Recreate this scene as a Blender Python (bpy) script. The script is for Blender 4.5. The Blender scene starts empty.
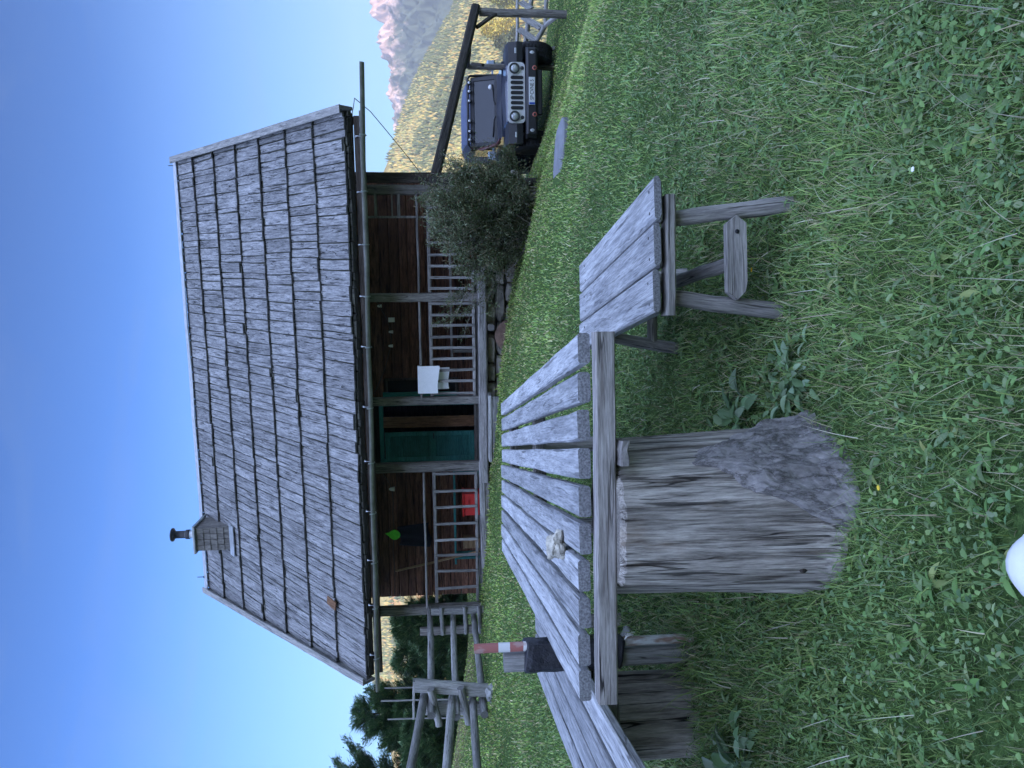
import bpy, math, random
import numpy as np
from mathutils import Vector, Matrix, noise
random.seed(7); rng = np.random.default_rng(11)
sc = bpy.context.scene
col = sc.collection
rad = math.radians
PI = math.pi

# ------------------------------------------------------------------ materials
def newmat(name):
    m = bpy.data.materials.new(name); m.use_nodes = True
    nt = m.node_tree
    return m, nt, nt.nodes['Principled BSDF']
def N(nt, t, **kw):
    n = nt.nodes.new(t)
    for k, v in kw.items():
        if k in n.inputs: n.inputs[k].default_value = v
        else: setattr(n, k, v)
    return n
def ramp(nt, fac, stops):
    r = N(nt, 'ShaderNodeValToRGB')
    e = r.color_ramp.elements
    while len(e) > 1: e.remove(e[-1])
    e[0].position = stops[0][0]; e[0].color = (*stops[0][1], 1)
    for p, c in stops[1:]:
        q = e.new(p); q.color = (*c, 1)
    nt.links.new(fac, r.inputs[0]); return r.outputs[0]
def math_(nt, op, a, b=None):
    n = N(nt, 'ShaderNodeMath', operation=op)
    for i, v in enumerate((a, b)):
        if v is None: continue
        if isinstance(v, (int, float)): n.inputs[i].default_value = v
        else: nt.links.new(v, n.inputs[i])
    return n.outputs[0]
def mixc(nt, fac, a, b, mode='MIX'):
    n = N(nt, 'ShaderNodeMix', data_type='RGBA', blend_type=mode)
    for i, v in ((0, fac), (6, a), (7, b)):
        if isinstance(v, (int, float)): n.inputs[i].default_value = v
        elif isinstance(v, tuple): n.inputs[i].default_value = (*v, 1)
        else: nt.links.new(v, n.inputs[i])
    return n.outputs[2]
def g(v): return (v, v, v)

def wood(name, dark, light, axis=0, fine=60, rough=.85, crack=.6, bump=.5, vary=.25, stain=None):
    """weathered wood: grain runs along one axis of the object's own space"""
    m, nt, b = newmat(name); L = nt.links.new
    tc = N(nt, 'ShaderNodeTexCoord'); oi = N(nt, 'ShaderNodeObjectInfo')
    at = N(nt, 'ShaderNodeAttribute', attribute_name='tone')
    off = math_(nt, 'ADD', math_(nt, 'MULTIPLY', oi.outputs['Random'], 37.), math_(nt, 'MULTIPLY', at.outputs['Fac'], 53.))
    add = N(nt, 'ShaderNodeVectorMath', operation='ADD'); L(tc.outputs['Object'], add.inputs[0]); L(off, add.inputs[1])
    def grain(sl, sc_, det=5, ro=.6):
        mp = N(nt, 'ShaderNodeMapping'); s = [sc_] * 3; s[axis] = sl; mp.inputs['Scale'].default_value = s
        L(add.outputs[0], mp.inputs[0])
        n = N(nt, 'ShaderNodeTexNoise', Scale=1., Detail=det, Roughness=ro); L(mp.outputs[0], n.inputs['Vector'])
        return n.outputs['Fac']
    g1 = grain(3.2, fine * .8, 8, .7); g2 = grain(14., fine * 3.2, 4, .65); g3 = grain(1.3, 6., 4)
    mid = tuple((a + c) / 2 for a, c in zip(dark, light))
    c1 = ramp(nt, g1, [(.34, dark), (.48, mid), (.62, light)])
    c2 = mixc(nt, .55, c1, ramp(nt, g2, [(.34, g(.4)), (.58, g(1.2))]), 'MULTIPLY')
    c3 = mixc(nt, .7, c2, ramp(nt, g3, [(.3, g(.6)), (.7, g(1.25))]), 'MULTIPLY')
    ck = grain(1.8, fine * .9, 5, .5)
    crk = ramp(nt, ck, [(.335, g(1 - crack)), (.37, g(1))])
    # long hairline splits: thin contour lines of a stretched noise, only in places
    hl = math_(nt, 'ABSOLUTE', math_(nt, 'SUBTRACT', grain(1.1, fine * .5, 2, .5), .5))
    where = ramp(nt, grain(1.3, 9., 2), [(.44, g(0)), (.56, g(1))])
    hair = mixc(nt, where, g(1.), ramp(nt, hl, [(.004, g(1 - min(.95, crack * 1.05))), (.016, g(1))]))
    crk = mixc(nt, 1., crk, hair, 'MULTIPLY')
    c4 = mixc(nt, 1., c3, crk, 'MULTIPLY')
    var = math_(nt, 'ADD', math_(nt, 'MULTIPLY', math_(nt, 'FRACT', math_(nt, 'ADD', oi.outputs['Random'], at.outputs['Fac'])), vary * 2), 1 - vary)
    cv = N(nt, 'ShaderNodeCombineColor')
    for i in range(3): L(var, cv.inputs[i])
    c5 = mixc(nt, 1., c4, cv.outputs[0], 'MULTIPLY')
    if stain:
        s = grain(1.5, 3.5, 4)
        c5 = mixc(nt, ramp(nt, s, [(.56, g(0)), (.72, g(.75))]), c5, stain)
    # end grain soaks up water and weathers darker than the faces
    sn = N(nt, 'ShaderNodeSeparateXYZ'); L(tc.outputs['Normal'], sn.inputs[0])
    endm = ramp(nt, math_(nt, 'ABSOLUTE', sn.outputs[axis]), [(.80, g(0)), (.93, g(1))])
    ne = N(nt, 'ShaderNodeTexNoise', Scale=170., Detail=4.); L(add.outputs[0], ne.inputs['Vector'])
    ec = mixc(nt, 1., mid, ramp(nt, ne.outputs['Fac'], [(.35, g(.38)), (.65, g(.85))]), 'MULTIPLY')
    c5 = mixc(nt, endm, c5, ec)
    L(c5, b.inputs['Base Color']); b.inputs['Roughness'].default_value = rough
    b.inputs['Specular IOR Level'].default_value = .25
    h = math_(nt, 'ADD', math_(nt, 'MULTIPLY', g1, .7), math_(nt, 'MULTIPLY', g2, .3))
    h2 = math_(nt, 'ADD', h, crk)
    bp = N(nt, 'ShaderNodeBump', Strength=bump, Distance=.006); L(h2, bp.inputs['Height']); L(bp.outputs[0], b.inputs['Normal'])
    return m
def plain(name, c, rough=.5, metal=0., spec=.5, nscale=None, namt=.3, bump=0., coat=0., emis=None):
    m, nt, b = newmat(name); L = nt.links.new
    b.inputs['Base Color'].default_value = (*c, 1); b.inputs['Roughness'].default_value = rough
    b.inputs['Metallic'].default_value = metal; b.inputs['Specular IOR Level'].default_value = spec
    b.inputs['Coat Weight'].default_value = coat
    if nscale:
        tc = N(nt, 'ShaderNodeTexCoord'); n = N(nt, 'ShaderNodeTexNoise', Scale=nscale, Detail=6., Roughness=.65)
        L(tc.outputs['Object'], n.inputs['Vector'])
        cc = ramp(nt, n.outputs['Fac'], [(.3, tuple(x * (1 - namt) for x in c)), (.7, tuple(min(1, x * (1 + namt)) for x in c))])
        L(cc, b.inputs['Base Color'])
        if bump:
            bp = N(nt, 'ShaderNodeBump', Strength=bump, Distance=.01); L(n.outputs['Fac'], bp.inputs['Height']); L(bp.outputs[0], b.inputs['Normal'])
    return m
def leafmat(name, rough=.55, trans=.25, nvar=0.):
    """colour comes from a per-leaf attribute (each blade or leaf has its own pigment)"""
    m, nt, b = newmat(name); L = nt.links.new
    at = N(nt, 'ShaderNodeAttribute', attribute_name='pig')
    L(at.outputs['Color'], b.inputs['Base Color']); b.inputs['Roughness'].default_value = rough
    b.inputs['Specular IOR Level'].default_value = .3
    tr = N(nt, 'ShaderNodeBsdfTranslucent'); L(at.outputs['Color'], tr.inputs[0])
    mx = N(nt, 'ShaderNodeMixShader'); mx.inputs[0].default_value = trans
    L(b.outputs[0], mx.inputs[1]); L(tr.outputs[0], mx.inputs[2]); L(mx.outputs[0], nt.nodes['Material Output'].inputs[0])
    return m

M = {}
M['table'] = wood('weathered_table_wood', (.22, .225, .235), (.43, .43, .43), fine=55, crack=.5, bump=.4)
M['bench'] = wood('weathered_bench_wood', (.19, .195, .205), (.39, .39, .39), fine=55, crack=.5, bump=.4)
M['pole'] = wood('grey_round_wood', (.16, .15, .14), (.36, .34, .31), fine=70, crack=.7)
M['fence'] = wood('grey_fence_wood', (.17, .165, .155), (.38, .37, .35), fine=60, crack=.6)
M['batten'] = wood('brown_grey_batten', (.15, .13, .115), (.38, .355, .33), fine=60, crack=.85)
M['shingle'] = wood('roof_shingle_wood', (.10, .10, .105), (.32, .315, .312), fine=40, crack=.85, bump=.9, vary=.16)
M['rotten_shadow'] = wood('rotten_mossy_shadow_wood', (.02, .02, .016), (.075, .075, .055), fine=30, crack=.5)  # moss and rot, with the shingles' shadow lines put into the dark colour
M['verge'] = wood('roof_edge_board', (.16, .16, .155), (.33, .32, .3), fine=40)
M['wallwood'] = wood('dark_brown_wall_boards', (.06, .028, .018), (.22, .105, .065), fine=36, crack=.6, vary=.4)
M['darkwood'] = wood('dark_timber', (.035, .028, .022), (.10, .08, .065), fine=40)
M['post'] = wood('grey_post_wood', (.10, .09, .08), (.27, .25, .225), fine=55, crack=.7)
M['rail'] = wood('grey_railing_wood', (.16, .15, .14), (.36, .34, .32), fine=60)
M['stump'] = wood('weathered_stump_wood', (.075, .062, .05), (.48, .44, .385), axis=2, fine=60, crack=.72, bump=1., vary=.05, stain=(.27, .19, .12))
M['stump2'] = wood('grey_brown_stump_wood', (.13, .115, .095), (.38, .35, .30), axis=2, fine=36, crack=.9, bump=.9, vary=.05)
M['frame'] = wood('dark_frame_wood', (.03, .026, .022), (.085, .075, .065), fine=50)
M['teal'] = wood('teal_painted_wood', (.04, .19, .18), (.065, .275, .25), fine=40, crack=.35, vary=.1)
M['jamb'] = wood('brown_jamb_wood', (.13, .065, .032), (.24, .13, .07), fine=40, crack=.3)
M['tan'] = wood('tan_box_wood', (.22, .14, .07), (.4, .28, .16), fine=40, crack=.3)
M['zinc'] = plain('aged_zinc', (.30, .33, .32), .45, .6, nscale=6, namt=.3)
M['guttermetal'] = plain('weathered_gutter', (.27, .265, .25), .55, .35, nscale=6, namt=.3)
M['tin'] = plain('pale_tin', (.5, .53, .55), .4, .7, nscale=8, namt=.2)
M['black'] = plain('black_metal', (.02, .02, .022), .5, .3)
M['chim'] = wood('chimney_shingle', (.12, .11, .10), (.24, .22, .195), axis=2, fine=16, crack=.4, vary=.1)
M['white'] = plain('white_cloth', (.86, .86, .88), .9, nscale=14, namt=.05, bump=.3)
M['bulb'] = plain('white_lamp_plastic', (.75, .73, .68), .4)
M['wire'] = plain('dark_wire', (.05, .05, .05), .6)
M['red'] = plain('red_plastic', (.62, .035, .03), .4, nscale=9, namt=.15)
M['green'] = plain('bright_green_felt', (.14, .75, .05), .7, nscale=20, namt=.2)
M['navy'] = plain('dark_knit', (.016, .018, .03), .95, nscale=60, namt=.6, bump=.5)
M['tape'] = plain('black_tape', (.016, .016, .022), .38, nscale=40, namt=.5, bump=.8)
M['rock'] = plain('pale_rock', (.42, .39, .32), .95, nscale=22, namt=.5, bump=1.)
M['rockgrey'] = plain('grey_rock', (.25, .25, .24), .95, nscale=9, namt=.4, bump=1.)
M['slab'] = plain('pale_concrete_slab', (.17, .175, .19), .85, nscale=7, namt=.25, bump=.4)
M['rust'] = plain('rusty_log_end', (.14, .085, .06), .9, nscale=18, namt=.5, bump=.8)
M['shoe'] = plain('white_rubber', (.78, .78, .78), .45, nscale=30, namt=.03)
M['carpaint'] = plain('dark_blue_car_paint', (.020, .028, .062), .28, .0, .5, coat=.8)
M['blacktrim'] = plain('black_plastic_trim', (.022, .022, .026), .55, nscale=60, namt=.25)
M['silver'] = plain('silver_grille_paint', (.80, .80, .80), .35, .1)
M['tyre'] = plain('tyre_rubber', (.018, .018, .019), .85, nscale=30, namt=.4)
M['rim'] = plain('dark_rim', (.12, .12, .125), .4, .7)
M['softtop'] = plain('dark_blue_soft_top', (.10, .12, .20), .7, nscale=12, namt=.15)
M['mirrorskin'] = plain('pale_blue_mirror_shell', (.35, .42, .52), .3)
M['carglass'] = plain('dark_windscreen_glass', (.016, .019, .026), .08, .0, .5)
M['winglass'] = plain('dim_window_glass', (.02, .02, .022), .35, 0., .1)
M['lens'] = plain('clear_lamp_lens', (.62, .64, .66), .12, .2, 1.)
M['lensrim'] = plain('dark_lamp_bowl', (.08, .085, .09), .3, .5)
M['orange'] = plain('amber_hook', (.55, .16, .12), .5)
M['plate'] = plain('white_plate', (.78, .79, .8), .4)
M['platetext'] = plain('plate_black_letters', (.02, .02, .025), .5)
M['plateblue'] = plain('plate_blue', (.02, .09, .5), .4)
M['snork'] = plain('dark_red_pipe', (.10, .03, .03), .4)
M['leaf'] = leafmat('foliage'); M['needle'] = leafmat('needles', trans=.2); M['grass'] = leafmat('grass_blades', .5, .3)
M['far'] = leafmat('far_trees', .9, 0.)
M['bark'] = wood('spruce_trunk_bark', (.05, .04, .03), (.14, .11, .085), axis=2, fine=20)

def mat_redwhite():
    m, nt, b = newmat('red_white_banded_paint'); L = nt.links.new
    tc = N(nt, 'ShaderNodeTexCoord'); sx = N(nt, 'ShaderNodeSeparateXYZ'); L(tc.outputs['Object'], sx.inputs[0])
    n = N(nt, 'ShaderNodeTexNoise', Scale=30., Detail=6.); mp = N(nt, 'ShaderNodeMapping'); mp.inputs['Scale'].default_value = (.35, 1, 1)
    L(tc.outputs['Object'], mp.inputs[0]); L(mp.outputs[0], n.inputs[0])
    z = math_(nt, 'ADD', sx.outputs[0], math_(nt, 'MULTIPLY', math_(nt, 'SUBTRACT', n.outputs['Fac'], .5), .008))
    r = N(nt, 'ShaderNodeValToRGB'); r.color_ramp.interpolation = 'CONSTANT'; e = r.color_ramp.elements
    red, wh = (.36, .13, .11, 1), (.66, .66, .64, 1)
    e[0].position = 0; e[0].color = wh; e[1].position = .76; e[1].color = red
    for p, c in ((.815, wh), (.862, red)):
        q = e.new(p); q.color = c
    L(z, r.inputs[0])
    worn = ramp(nt, n.outputs['Fac'], [(.56, g(0)), (.63, g(.7))])
    low = math_(nt, 'LESS_THAN', sx.outputs[0], .5)
    rus = mixc(nt, math_(nt, 'MULTIPLY', low, ramp(nt, n.outputs['Fac'], [(.42, g(0)), (.58, g(.9))])), r.outputs[0], (.25, .12, .055))
    c = mixc(nt, worn, rus, (.42, .30, .27))
    L(c, b.inputs['Base Color']); b.inputs['Roughness'].default_value = .6
    return m
M['redwhite'] = mat_redwhite()

def mat_bark():
    m, nt, b = newmat('thick_grey_bark'); L = nt.links.new
    tc = N(nt, 'ShaderNodeTexCoord'); mp = N(nt, 'ShaderNodeMapping'); mp.inputs['Scale'].default_value = (1.5, 1.5, .5); L(tc.outputs['Object'], mp.inputs[0])
    n = N(nt, 'ShaderNodeTexNoise', Scale=34., Detail=9., Roughness=.75); L(mp.outputs[0], n.inputs['Vector'])
    v = N(nt, 'ShaderNodeTexVoronoi', Scale=13., feature='DISTANCE_TO_EDGE'); 
    ad = N(nt, 'ShaderNodeVectorMath', operation='MULTIPLY_ADD'); L(n.outputs['Color'], ad.inputs[0]); ad.inputs[1].default_value = (.12, .12, .12); L(mp.outputs[0], ad.inputs[2])
    L(ad.outputs[0], v.inputs['Vector'])
    c = ramp(nt, n.outputs['Fac'], [(.3, (.13, .122, .115)), (.5, (.235, .22, .21)), (.7, (.36, .335, .315))])
    c = mixc(nt, 1., c, ramp(nt, v.outputs['Distance'], [(0., g(.42)), (.07, g(1))]), 'MULTIPLY')
    L(c, b.inputs['Base Color']); b.inputs['Roughness'].default_value = .95; b.inputs['Specular IOR Level'].default_value = .15
    h = math_(nt, 'ADD', n.outputs['Fac'], math_(nt, 'MULTIPLY', ramp(nt, v.outputs['Distance'], [(0., g(0)), (.12, g(1))]), .6))
    bp = N(nt, 'ShaderNodeBump', Strength=.55, Distance=.008); L(h, bp.inputs['Height']); L(bp.outputs[0], b.inputs['Normal'])
    return m
M['thickbark'] = mat_bark()

def mat_stonewall():
    m, nt, b = newmat('rubble_stone'); L = nt.links.new
    tc = N(nt, 'ShaderNodeTexCoord'); at = N(nt, 'ShaderNodeAttribute', attribute_name='tone')
    n = N(nt, 'ShaderNodeTexNoise', Scale=9., Detail=8., Roughness=.7); L(tc.outputs['Object'], n.inputs['Vector'])
    c = ramp(nt, n.outputs['Fac'], [(.3, (.20, .18, .15)), (.55, (.40, .365, .30)), (.75, (.52, .475, .40))])
    c = mixc(nt, 1., c, ramp(nt, at.outputs['Fac'], [(0, g(.6)), (1, g(1.2))]), 'MULTIPLY')
    L(c, b.inputs['Base Color']); b.inputs['Roughness'].default_value = .95
    bp = N(nt, 'ShaderNodeBump', Strength=.8, Distance=.02); L(n.outputs['Fac'], bp.inputs['Height']); L(bp.outputs[0], b.inputs['Normal'])
    return m
M['stone'] = mat_stonewall()

def mat_ground():
    m, nt, b = newmat('lawn_soil'); L = nt.links.new
    tc = N(nt, 'ShaderNodeTexCoord')
    n1 = N(nt, 'ShaderNodeTexNoise', Scale=.5, Detail=6.); n2 = N(nt, 'ShaderNodeTexNoise', Scale=38., Detail=5., Roughness=.7)
    for n in (n1, n2): L(tc.outputs['Object'], n.inputs['Vector'])
    c = ramp(nt, n2.outputs['Fac'], [(.3, (.03, .05, .017)), (.55, (.065, .115, .035)), (.75, (.11, .16, .05))])
    c = mixc(nt, .6, c, ramp(nt, n1.outputs['Fac'], [(.3, (.7, .8, .7)), (.7, (1.3, 1.2, 1.05))]), 'MULTIPLY')
    at = N(nt, 'ShaderNodeAttribute', attribute_name='dry')
    dc = ramp(nt, n2.outputs['Fac'], [(.3, (.10, .085, .045)), (.7, (.24, .205, .115))])
    c = mixc(nt, at.outputs['Fac'], c, dc)
    L(c, b.inputs['Base Color']); b.inputs['Roughness'].default_value = .95; b.inputs['Specular IOR Level'].default_value = .1
    bp = N(nt, 'ShaderNodeBump', Strength=.8, Distance=.03); L(n2.outputs['Fac'], bp.inputs['Height']); L(bp.outputs[0], b.inputs['Normal'])
    return m
M['ground'] = mat_ground()
def mat_hill():
    m, nt, b = newmat('autumn_hillside'); L = nt.links.new
    tc = N(nt, 'ShaderNodeTexCoord')
    n1 = N(nt, 'ShaderNodeTexNoise', Scale=.012, Detail=5., Roughness=.6); n2 = N(nt, 'ShaderNodeTexNoise', Scale=.12, Detail=6.)
    for n in (n1, n2): L(tc.outputs['Object'], n.inputs['Vector'])
    c = ramp(nt, n1.outputs['Fac'], [(.3, (.22, .18, .07)), (.55, (.34, .27, .10)), (.60, (.46, .24, .10)), (.75, (.48, .38, .17))])
    c = mixc(nt, .6, c, ramp(nt, n2.outputs['Fac'], [(.35, g(.55)), (.65, g(1.2))]), 'MULTIPLY')
    L(c, b.inputs['Base Color']); b.inputs['Roughness'].default_value = 1.; b.inputs['Specular IOR Level'].default_value = 0.
    return m
M['hill'] = mat_hill()
def mat_mountain():
    m, nt, b = newmat('bare_mountain_rock'); L = nt.links.new
    tc = N(nt, 'ShaderNodeTexCoord'); sx = N(nt, 'ShaderNodeSeparateXYZ'); L(tc.outputs['Object'], sx.inputs[0])
    n1 = N(nt, 'ShaderNodeTexNoise', Scale=.03, Detail=8., Roughness=.7); L(tc.outputs['Object'], n1.inputs['Vector'])
    hh = math_(nt, 'ADD', sx.outputs[2], math_(nt, 'MULTIPLY', math_(nt, 'SUBTRACT', n1.outputs['Fac'], .5), 150.))
    rk = ramp(nt, n1.outputs['Fac'], [(.3, (.20, .13, .11)), (.5, (.36, .24, .205)), (.7, (.48, .37, .32))])
    c = mixc(nt, ramp(nt, math_(nt, 'DIVIDE', hh, 200.), [(.36, g(0)), (.50, g(1))]), (.06, .075, .06), rk)  # dark foot and pinkish rock above paint the shaded and sunlit parts
    L(c, b.inputs['Base Color']); b.inputs['Roughness'].default_value = 1.; b.inputs['Specular IOR Level'].default_value = 0.
    return m
M['mount'] = mat_mountain()

# ------------------------------------------------------------------ mesh helpers
class MB:
    def __init__(s): s.v = []; s.f = []; s.t = []; s.sm = []
    def add(s, vs, fs, tone=0., smooth=False):
        o = len(s.v); s.v += [tuple(p) for p in vs]; s.f += [tuple(i + o for i in f) for f in fs]
        s.t += [tone] * len(vs); s.sm += [smooth] * len(fs)
    def loft(s, rings, closed=True, tone=0., smooth=False):
        n = len(rings[0]); fs = []
        for i in range(len(rings) - 1):
            for j in range(n):
                k = (j + 1) % n
                fs.append((i * n + j, i * n + k, (i + 1) * n + k, (i + 1) * n + j))
        s.add([p for r in rings for p in r], fs, tone, smooth)
        if closed:
            s.add(rings[0], [tuple(reversed(range(n)))], tone); s.add(rings[-1], [tuple(range(n))], tone)
    def board(s, p0, p1, w, t, up=(0, 0, 1), ch=None, seg=3, jit=0., tone=0., M4=None, taper=1.):
        p0, p1 = Vector(p0), Vector(p1); X = p1 - p0; L = X.length; X.normalize(); Y = Vector(up).cross(X)
        if Y.length < 1e-4: Y = Vector((0, 1, 0)).cross(X)
        Y.normalize(); Z = X.cross(Y); ch = min(w, t) * .18 if ch is None else ch
        rings = []
        for i in range(seg + 1):
            q = i / seg; c = p0 + X * (L * q); k = 1 + (taper - 1) * q
            a, b = w / 2 * k, t / 2
            pr = [(-a + ch, -b), (a - ch, -b), (a, -b + ch), (a, b - ch), (a - ch, b), (-a + ch, b), (-a, b - ch), (-a, -b + ch)]
            jy, jz = random.uniform(-jit, jit), random.uniform(-jit, jit)
            ex = random.uniform(-jit, jit) if i in (0, seg) else 0
            rings.append([c + X * ex + Y * (y + jy + random.uniform(-jit, jit) * .4) + Z * (z + jz + random.uniform(-jit, jit) * .4) for y, z in pr])
        s.loft(rings, True, tone)
    def tube(s, pts, r, n=8, tone=0., jit=0., smooth=True, r2=None):
        pts = [Vector(p) for p in pts]; rings = []; m = len(pts); prevY = None
        for i, p in enumerate(pts):
            X = (pts[min(i + 1, m - 1)] - pts[max(i - 1, 0)]).normalized()
            ref = Vector((0, 0, 1)) if abs(X.z) < .9 else Vector((0, 1, 0))
            Y = ref.cross(X).normalized(); Z = X.cross(Y)
            rr = r if r2 is None else r + (r2 - r) * i / (m - 1)
            rings.append([p + (Y * math.cos(a) + Z * math.sin(a)) * (rr * (1 + random.uniform(-jit, jit))) for a in [2 * PI * j / n for j in range(n)]])
        s.loft(rings, True, tone, smooth)
    def box(s, lo, hi, ch=0., tone=0.):
        (x0, y0, z0), (x1, y1, z1) = lo, hi
        s.board((x0, (y0 + y1) / 2, (z0 + z1) / 2), (x1, (y0 + y1) / 2, (z0 + z1) / 2), y1 - y0, z1 - z0, ch=ch if ch else 1e-4, seg=1, tone=tone)
    def lathe(s, prof, c=(0, 0, 0), n=20, axis='z', smooth=True, tone=0., caps=True):
        rings = []
        for r, h in prof:
            ring = []
            for j in range(n):
                a = 2 * PI * j / n
                p = (r * math.cos(a), r * math.sin(a), h)
                if axis == 'y': p = (r * math.cos(a), h, -r * math.sin(a))
                if axis == 'x': p = (h, r * math.cos(a), r * math.sin(a))
                ring.append((p[0] + c[0], p[1] + c[1], p[2] + c[2]))
            rings.append(ring)
        s.loft(rings, caps, tone, smooth)
    def prism(s, outline, d, axis='y', tone=0.):
        """outline: list of (a,b); extruded from d[0] to d[1] along axis"""
        def P(a, b, h): return {'y': (a, h, b), 'x': (h, a, b), 'z': (a, b, h)}[axis]
        s.loft([[P(a, b, d[0]) for a, b in outline], [P(a, b, d[1]) for a, b in outline]], True, tone)
    def build(s, name, mat, parent=None, mw=None):
        me = bpy.data.meshes.new(name); me.from_pydata(s.v, [], s.f); me.update()
        import bmesh
        bm = bmesh.new(); bm.from_mesh(me); bmesh.ops.recalc_face_normals(bm, faces=bm.faces); bm.to_mesh(me); bm.free()
        a = me.attributes.new('tone', 'FLOAT', 'POINT'); a.data.foreach_set('value', np.array(s.t, np.float32))
        if any(s.sm): me.polygons.foreach_set('use_smooth', np.array(s.sm, bool))
        me.materials.append(M[mat] if isinstance(mat, str) else mat)
        o = bpy.data.objects.new(name, me); col.objects.link(o)
        if parent: o.parent = parent
        if mw is not None: o.matrix_local = mw
        return o
def tag(o, label, cat, group=None):
    o['label'] = label; o['category'] = cat
    if group: o['group'] = group
    return o
def thing(name, loc, rz, label, cat, group=None):
    o = bpy.data.objects.new(name, None); col.objects.link(o); o.location = loc; o.rotation_euler = (0, 0, rz); o.empty_display_size = .1
    return tag(o, label, cat, group)
def frame(p0, p1, up=(0, 0, 1)):
    p0, p1 = Vector(p0), Vector(p1); X = (p1 - p0).normalized(); Y = Vector(up).cross(X)
    if Y.length < 1e-4: Y = Vector((0, 1, 0)).cross(X)
    Y.normalize(); Z = X.cross(Y)
    m = Matrix((X, Y, Z)).transposed().to_4x4(); m.translation = p0; return m
def plank(name, mat, parent, p0, p1, w, t, up=(0, 0, 1), jit=.002, seg=6, ch=None, taper=1.):
    m = MB(); L = (Vector(p1) - Vector(p0)).length
    m.board((0, 0, 0), (L, 0, 0), w, t, jit=jit, seg=seg, ch=ch, taper=taper)
    return m.build(name, mat, parent, frame(p0, p1, up))
def log(name, mat, parent, p0, p1, r, r2=None, n=10, seg=8, wob=.006, jit=.05):
    m = MB(); L = (Vector(p1) - Vector(p0)).length
    pts = [(L * i / seg, random.uniform(-wob, wob), random.uniform(-wob, wob)) for i in range(seg + 1)]
    m.tube(pts, r, n, jit=jit, r2=r2)
    return m.build(name, mat, parent, frame(p0, p1))
def structure(o): o['kind'] = 'structure'; return o

def npmesh(name, V, F, mat, pig=None, parent=None, attr='pig', extra=None):
    """V (n,3), F (m,k) numpy arrays; pig (n,3) colours"""
    me = bpy.data.meshes.new(name); n, (m, k) = len(V), F.shape
    me.vertices.add(n); me.vertices.foreach_set('co', np.ascontiguousarray(V, np.float32).ravel())
    me.loops.add(m * k); me.loops.foreach_set('vertex_index', np.ascontiguousarray(F, np.int32).ravel())
    me.polygons.add(m); me.polygons.foreach_set('loop_start', np.arange(0, m * k, k, dtype=np.int32))
    me.polygons.foreach_set('loop_total', np.full(m, k, np.int32)); me.update(calc_edges=True)
    if pig is not None:
        a = me.attributes.new(attr, 'FLOAT_COLOR', 'POINT')
        a.data.foreach_set('color', np.concatenate([pig, np.ones((n, 1))], 1).astype(np.float32).ravel())
    me.materials.append(M[mat]); o = bpy.data.objects.new(name, me); col.objects.link(o)
    if parent: o.parent = parent
    return o

# ------------------------------------------------------------------ camera
PITCH, ROLL, FPX, CAMH = rad(4.91), rad(1.15), 740., 1.12
Rv, Fv, Uv = Vector((1, 0, 0)), Vector((0, math.cos(PITCH), -math.sin(PITCH))), Vector((0, math.sin(PITCH), math.cos(PITCH)))
R2 = Rv * math.cos(ROLL) - Uv * math.sin(ROLL); U2 = Uv * math.cos(ROLL) + Rv * math.sin(ROLL)
cam = bpy.data.cameras.new('camera'); cam.sensor_width = 36; cam.sensor_fit = 'HORIZONTAL'; cam.lens = 36 * FPX / 1024
cam.clip_end = 9000; cam.clip_start = .05
co = bpy.data.objects.new('camera', cam); col.objects.link(co)
mw = Matrix((-U2, R2, -Fv)).transposed().to_4x4(); mw.translation = (0, 0, CAMH); co.matrix_world = mw
sc.camera = co
def project(P):
    P = P - np.array([0, 0, CAMH]); w = P @ np.array(Fv)
    w = np.where(w < .05, .05, w)
    return 512 - FPX * (P @ np.array(U2)) / w, 384 - FPX * (P @ np.array(R2)) / w, w

# ------------------------------------------------------------------ terrain
GX = np.array([-40, -14, -8, -5.5, -3.75, -1.5, 0, 1.3, 2.4, 3.4, 4.4, 5.4, 6.6, 8, 12, 40])
GZ = np.array([4.5, 2.1, 1.25, .86, .64, .44, .29, .12, -.1, -.37, -.70, -1.06, -1.15, -1.24, -1.7, -6.])
_x = np.linspace(-40, 40, 1601); _z = np.interp(_x, GX, GZ)
_k = np.hanning(41); _k /= _k.sum(); _z = np.convolve(np.pad(_z, 20, mode='edge'), _k, 'valid')
def sstep(a, b, t):
    t = np.clip((t - a) / (b - a), 0, 1); return t * t * (3 - 2 * t)
def terrain(x, y):
    x, y = np.asarray(x, float), np.asarray(y, float)
    near = -.10 * x - .03
    far = np.interp(x, _x, _z)
    t = sstep(3., 11.5, y)
    z = near * (1 - t) + far * t
    z = z + .012 * np.sin(x * 2.3 + 1) * np.sin(y * 1.9) + .02 * np.sin(x * .9 + y * .7)
    y0 = 19 - 3.4 * sstep(6.6, 8, x) - 4.6 * sstep(-3.8, -5.5, x)
    d = np.maximum(y - y0, 0)
    z = z - .36 * d * sstep(0, 5, d)
    return np.maximum(z, -62.) 
def tz(x, y): return float(terrain(x, y))
ax = np.sinh(np.linspace(-5.2, 5.2, 221)); ax = ax / ax.max() * 850
ay = np.concatenate([-np.geomspace(150, .3, 40), np.linspace(0, 24, 120), np.geomspace(24.5, 1560, 90)])
XX, YY = np.meshgrid(ax, ay); ZZ = terrain(XX, YY)
nx, ny = len(ax), len(ay)
V = np.stack([XX.ravel(), YY.ravel(), ZZ.ravel()], 1)
ii = (np.arange(ny - 1)[:, None] * nx + np.arange(nx - 1)[None]).ravel()
gr = npmesh('ground', V, np.stack([ii, ii + 1, ii + nx + 1, ii + nx], 1), 'ground')
dry = (sstep(12.2, 13.5, V[:, 1]) * sstep(-4.3, -5.2, V[:, 0]) + sstep(22, 40, V[:, 1])).clip(0, 1)
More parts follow.
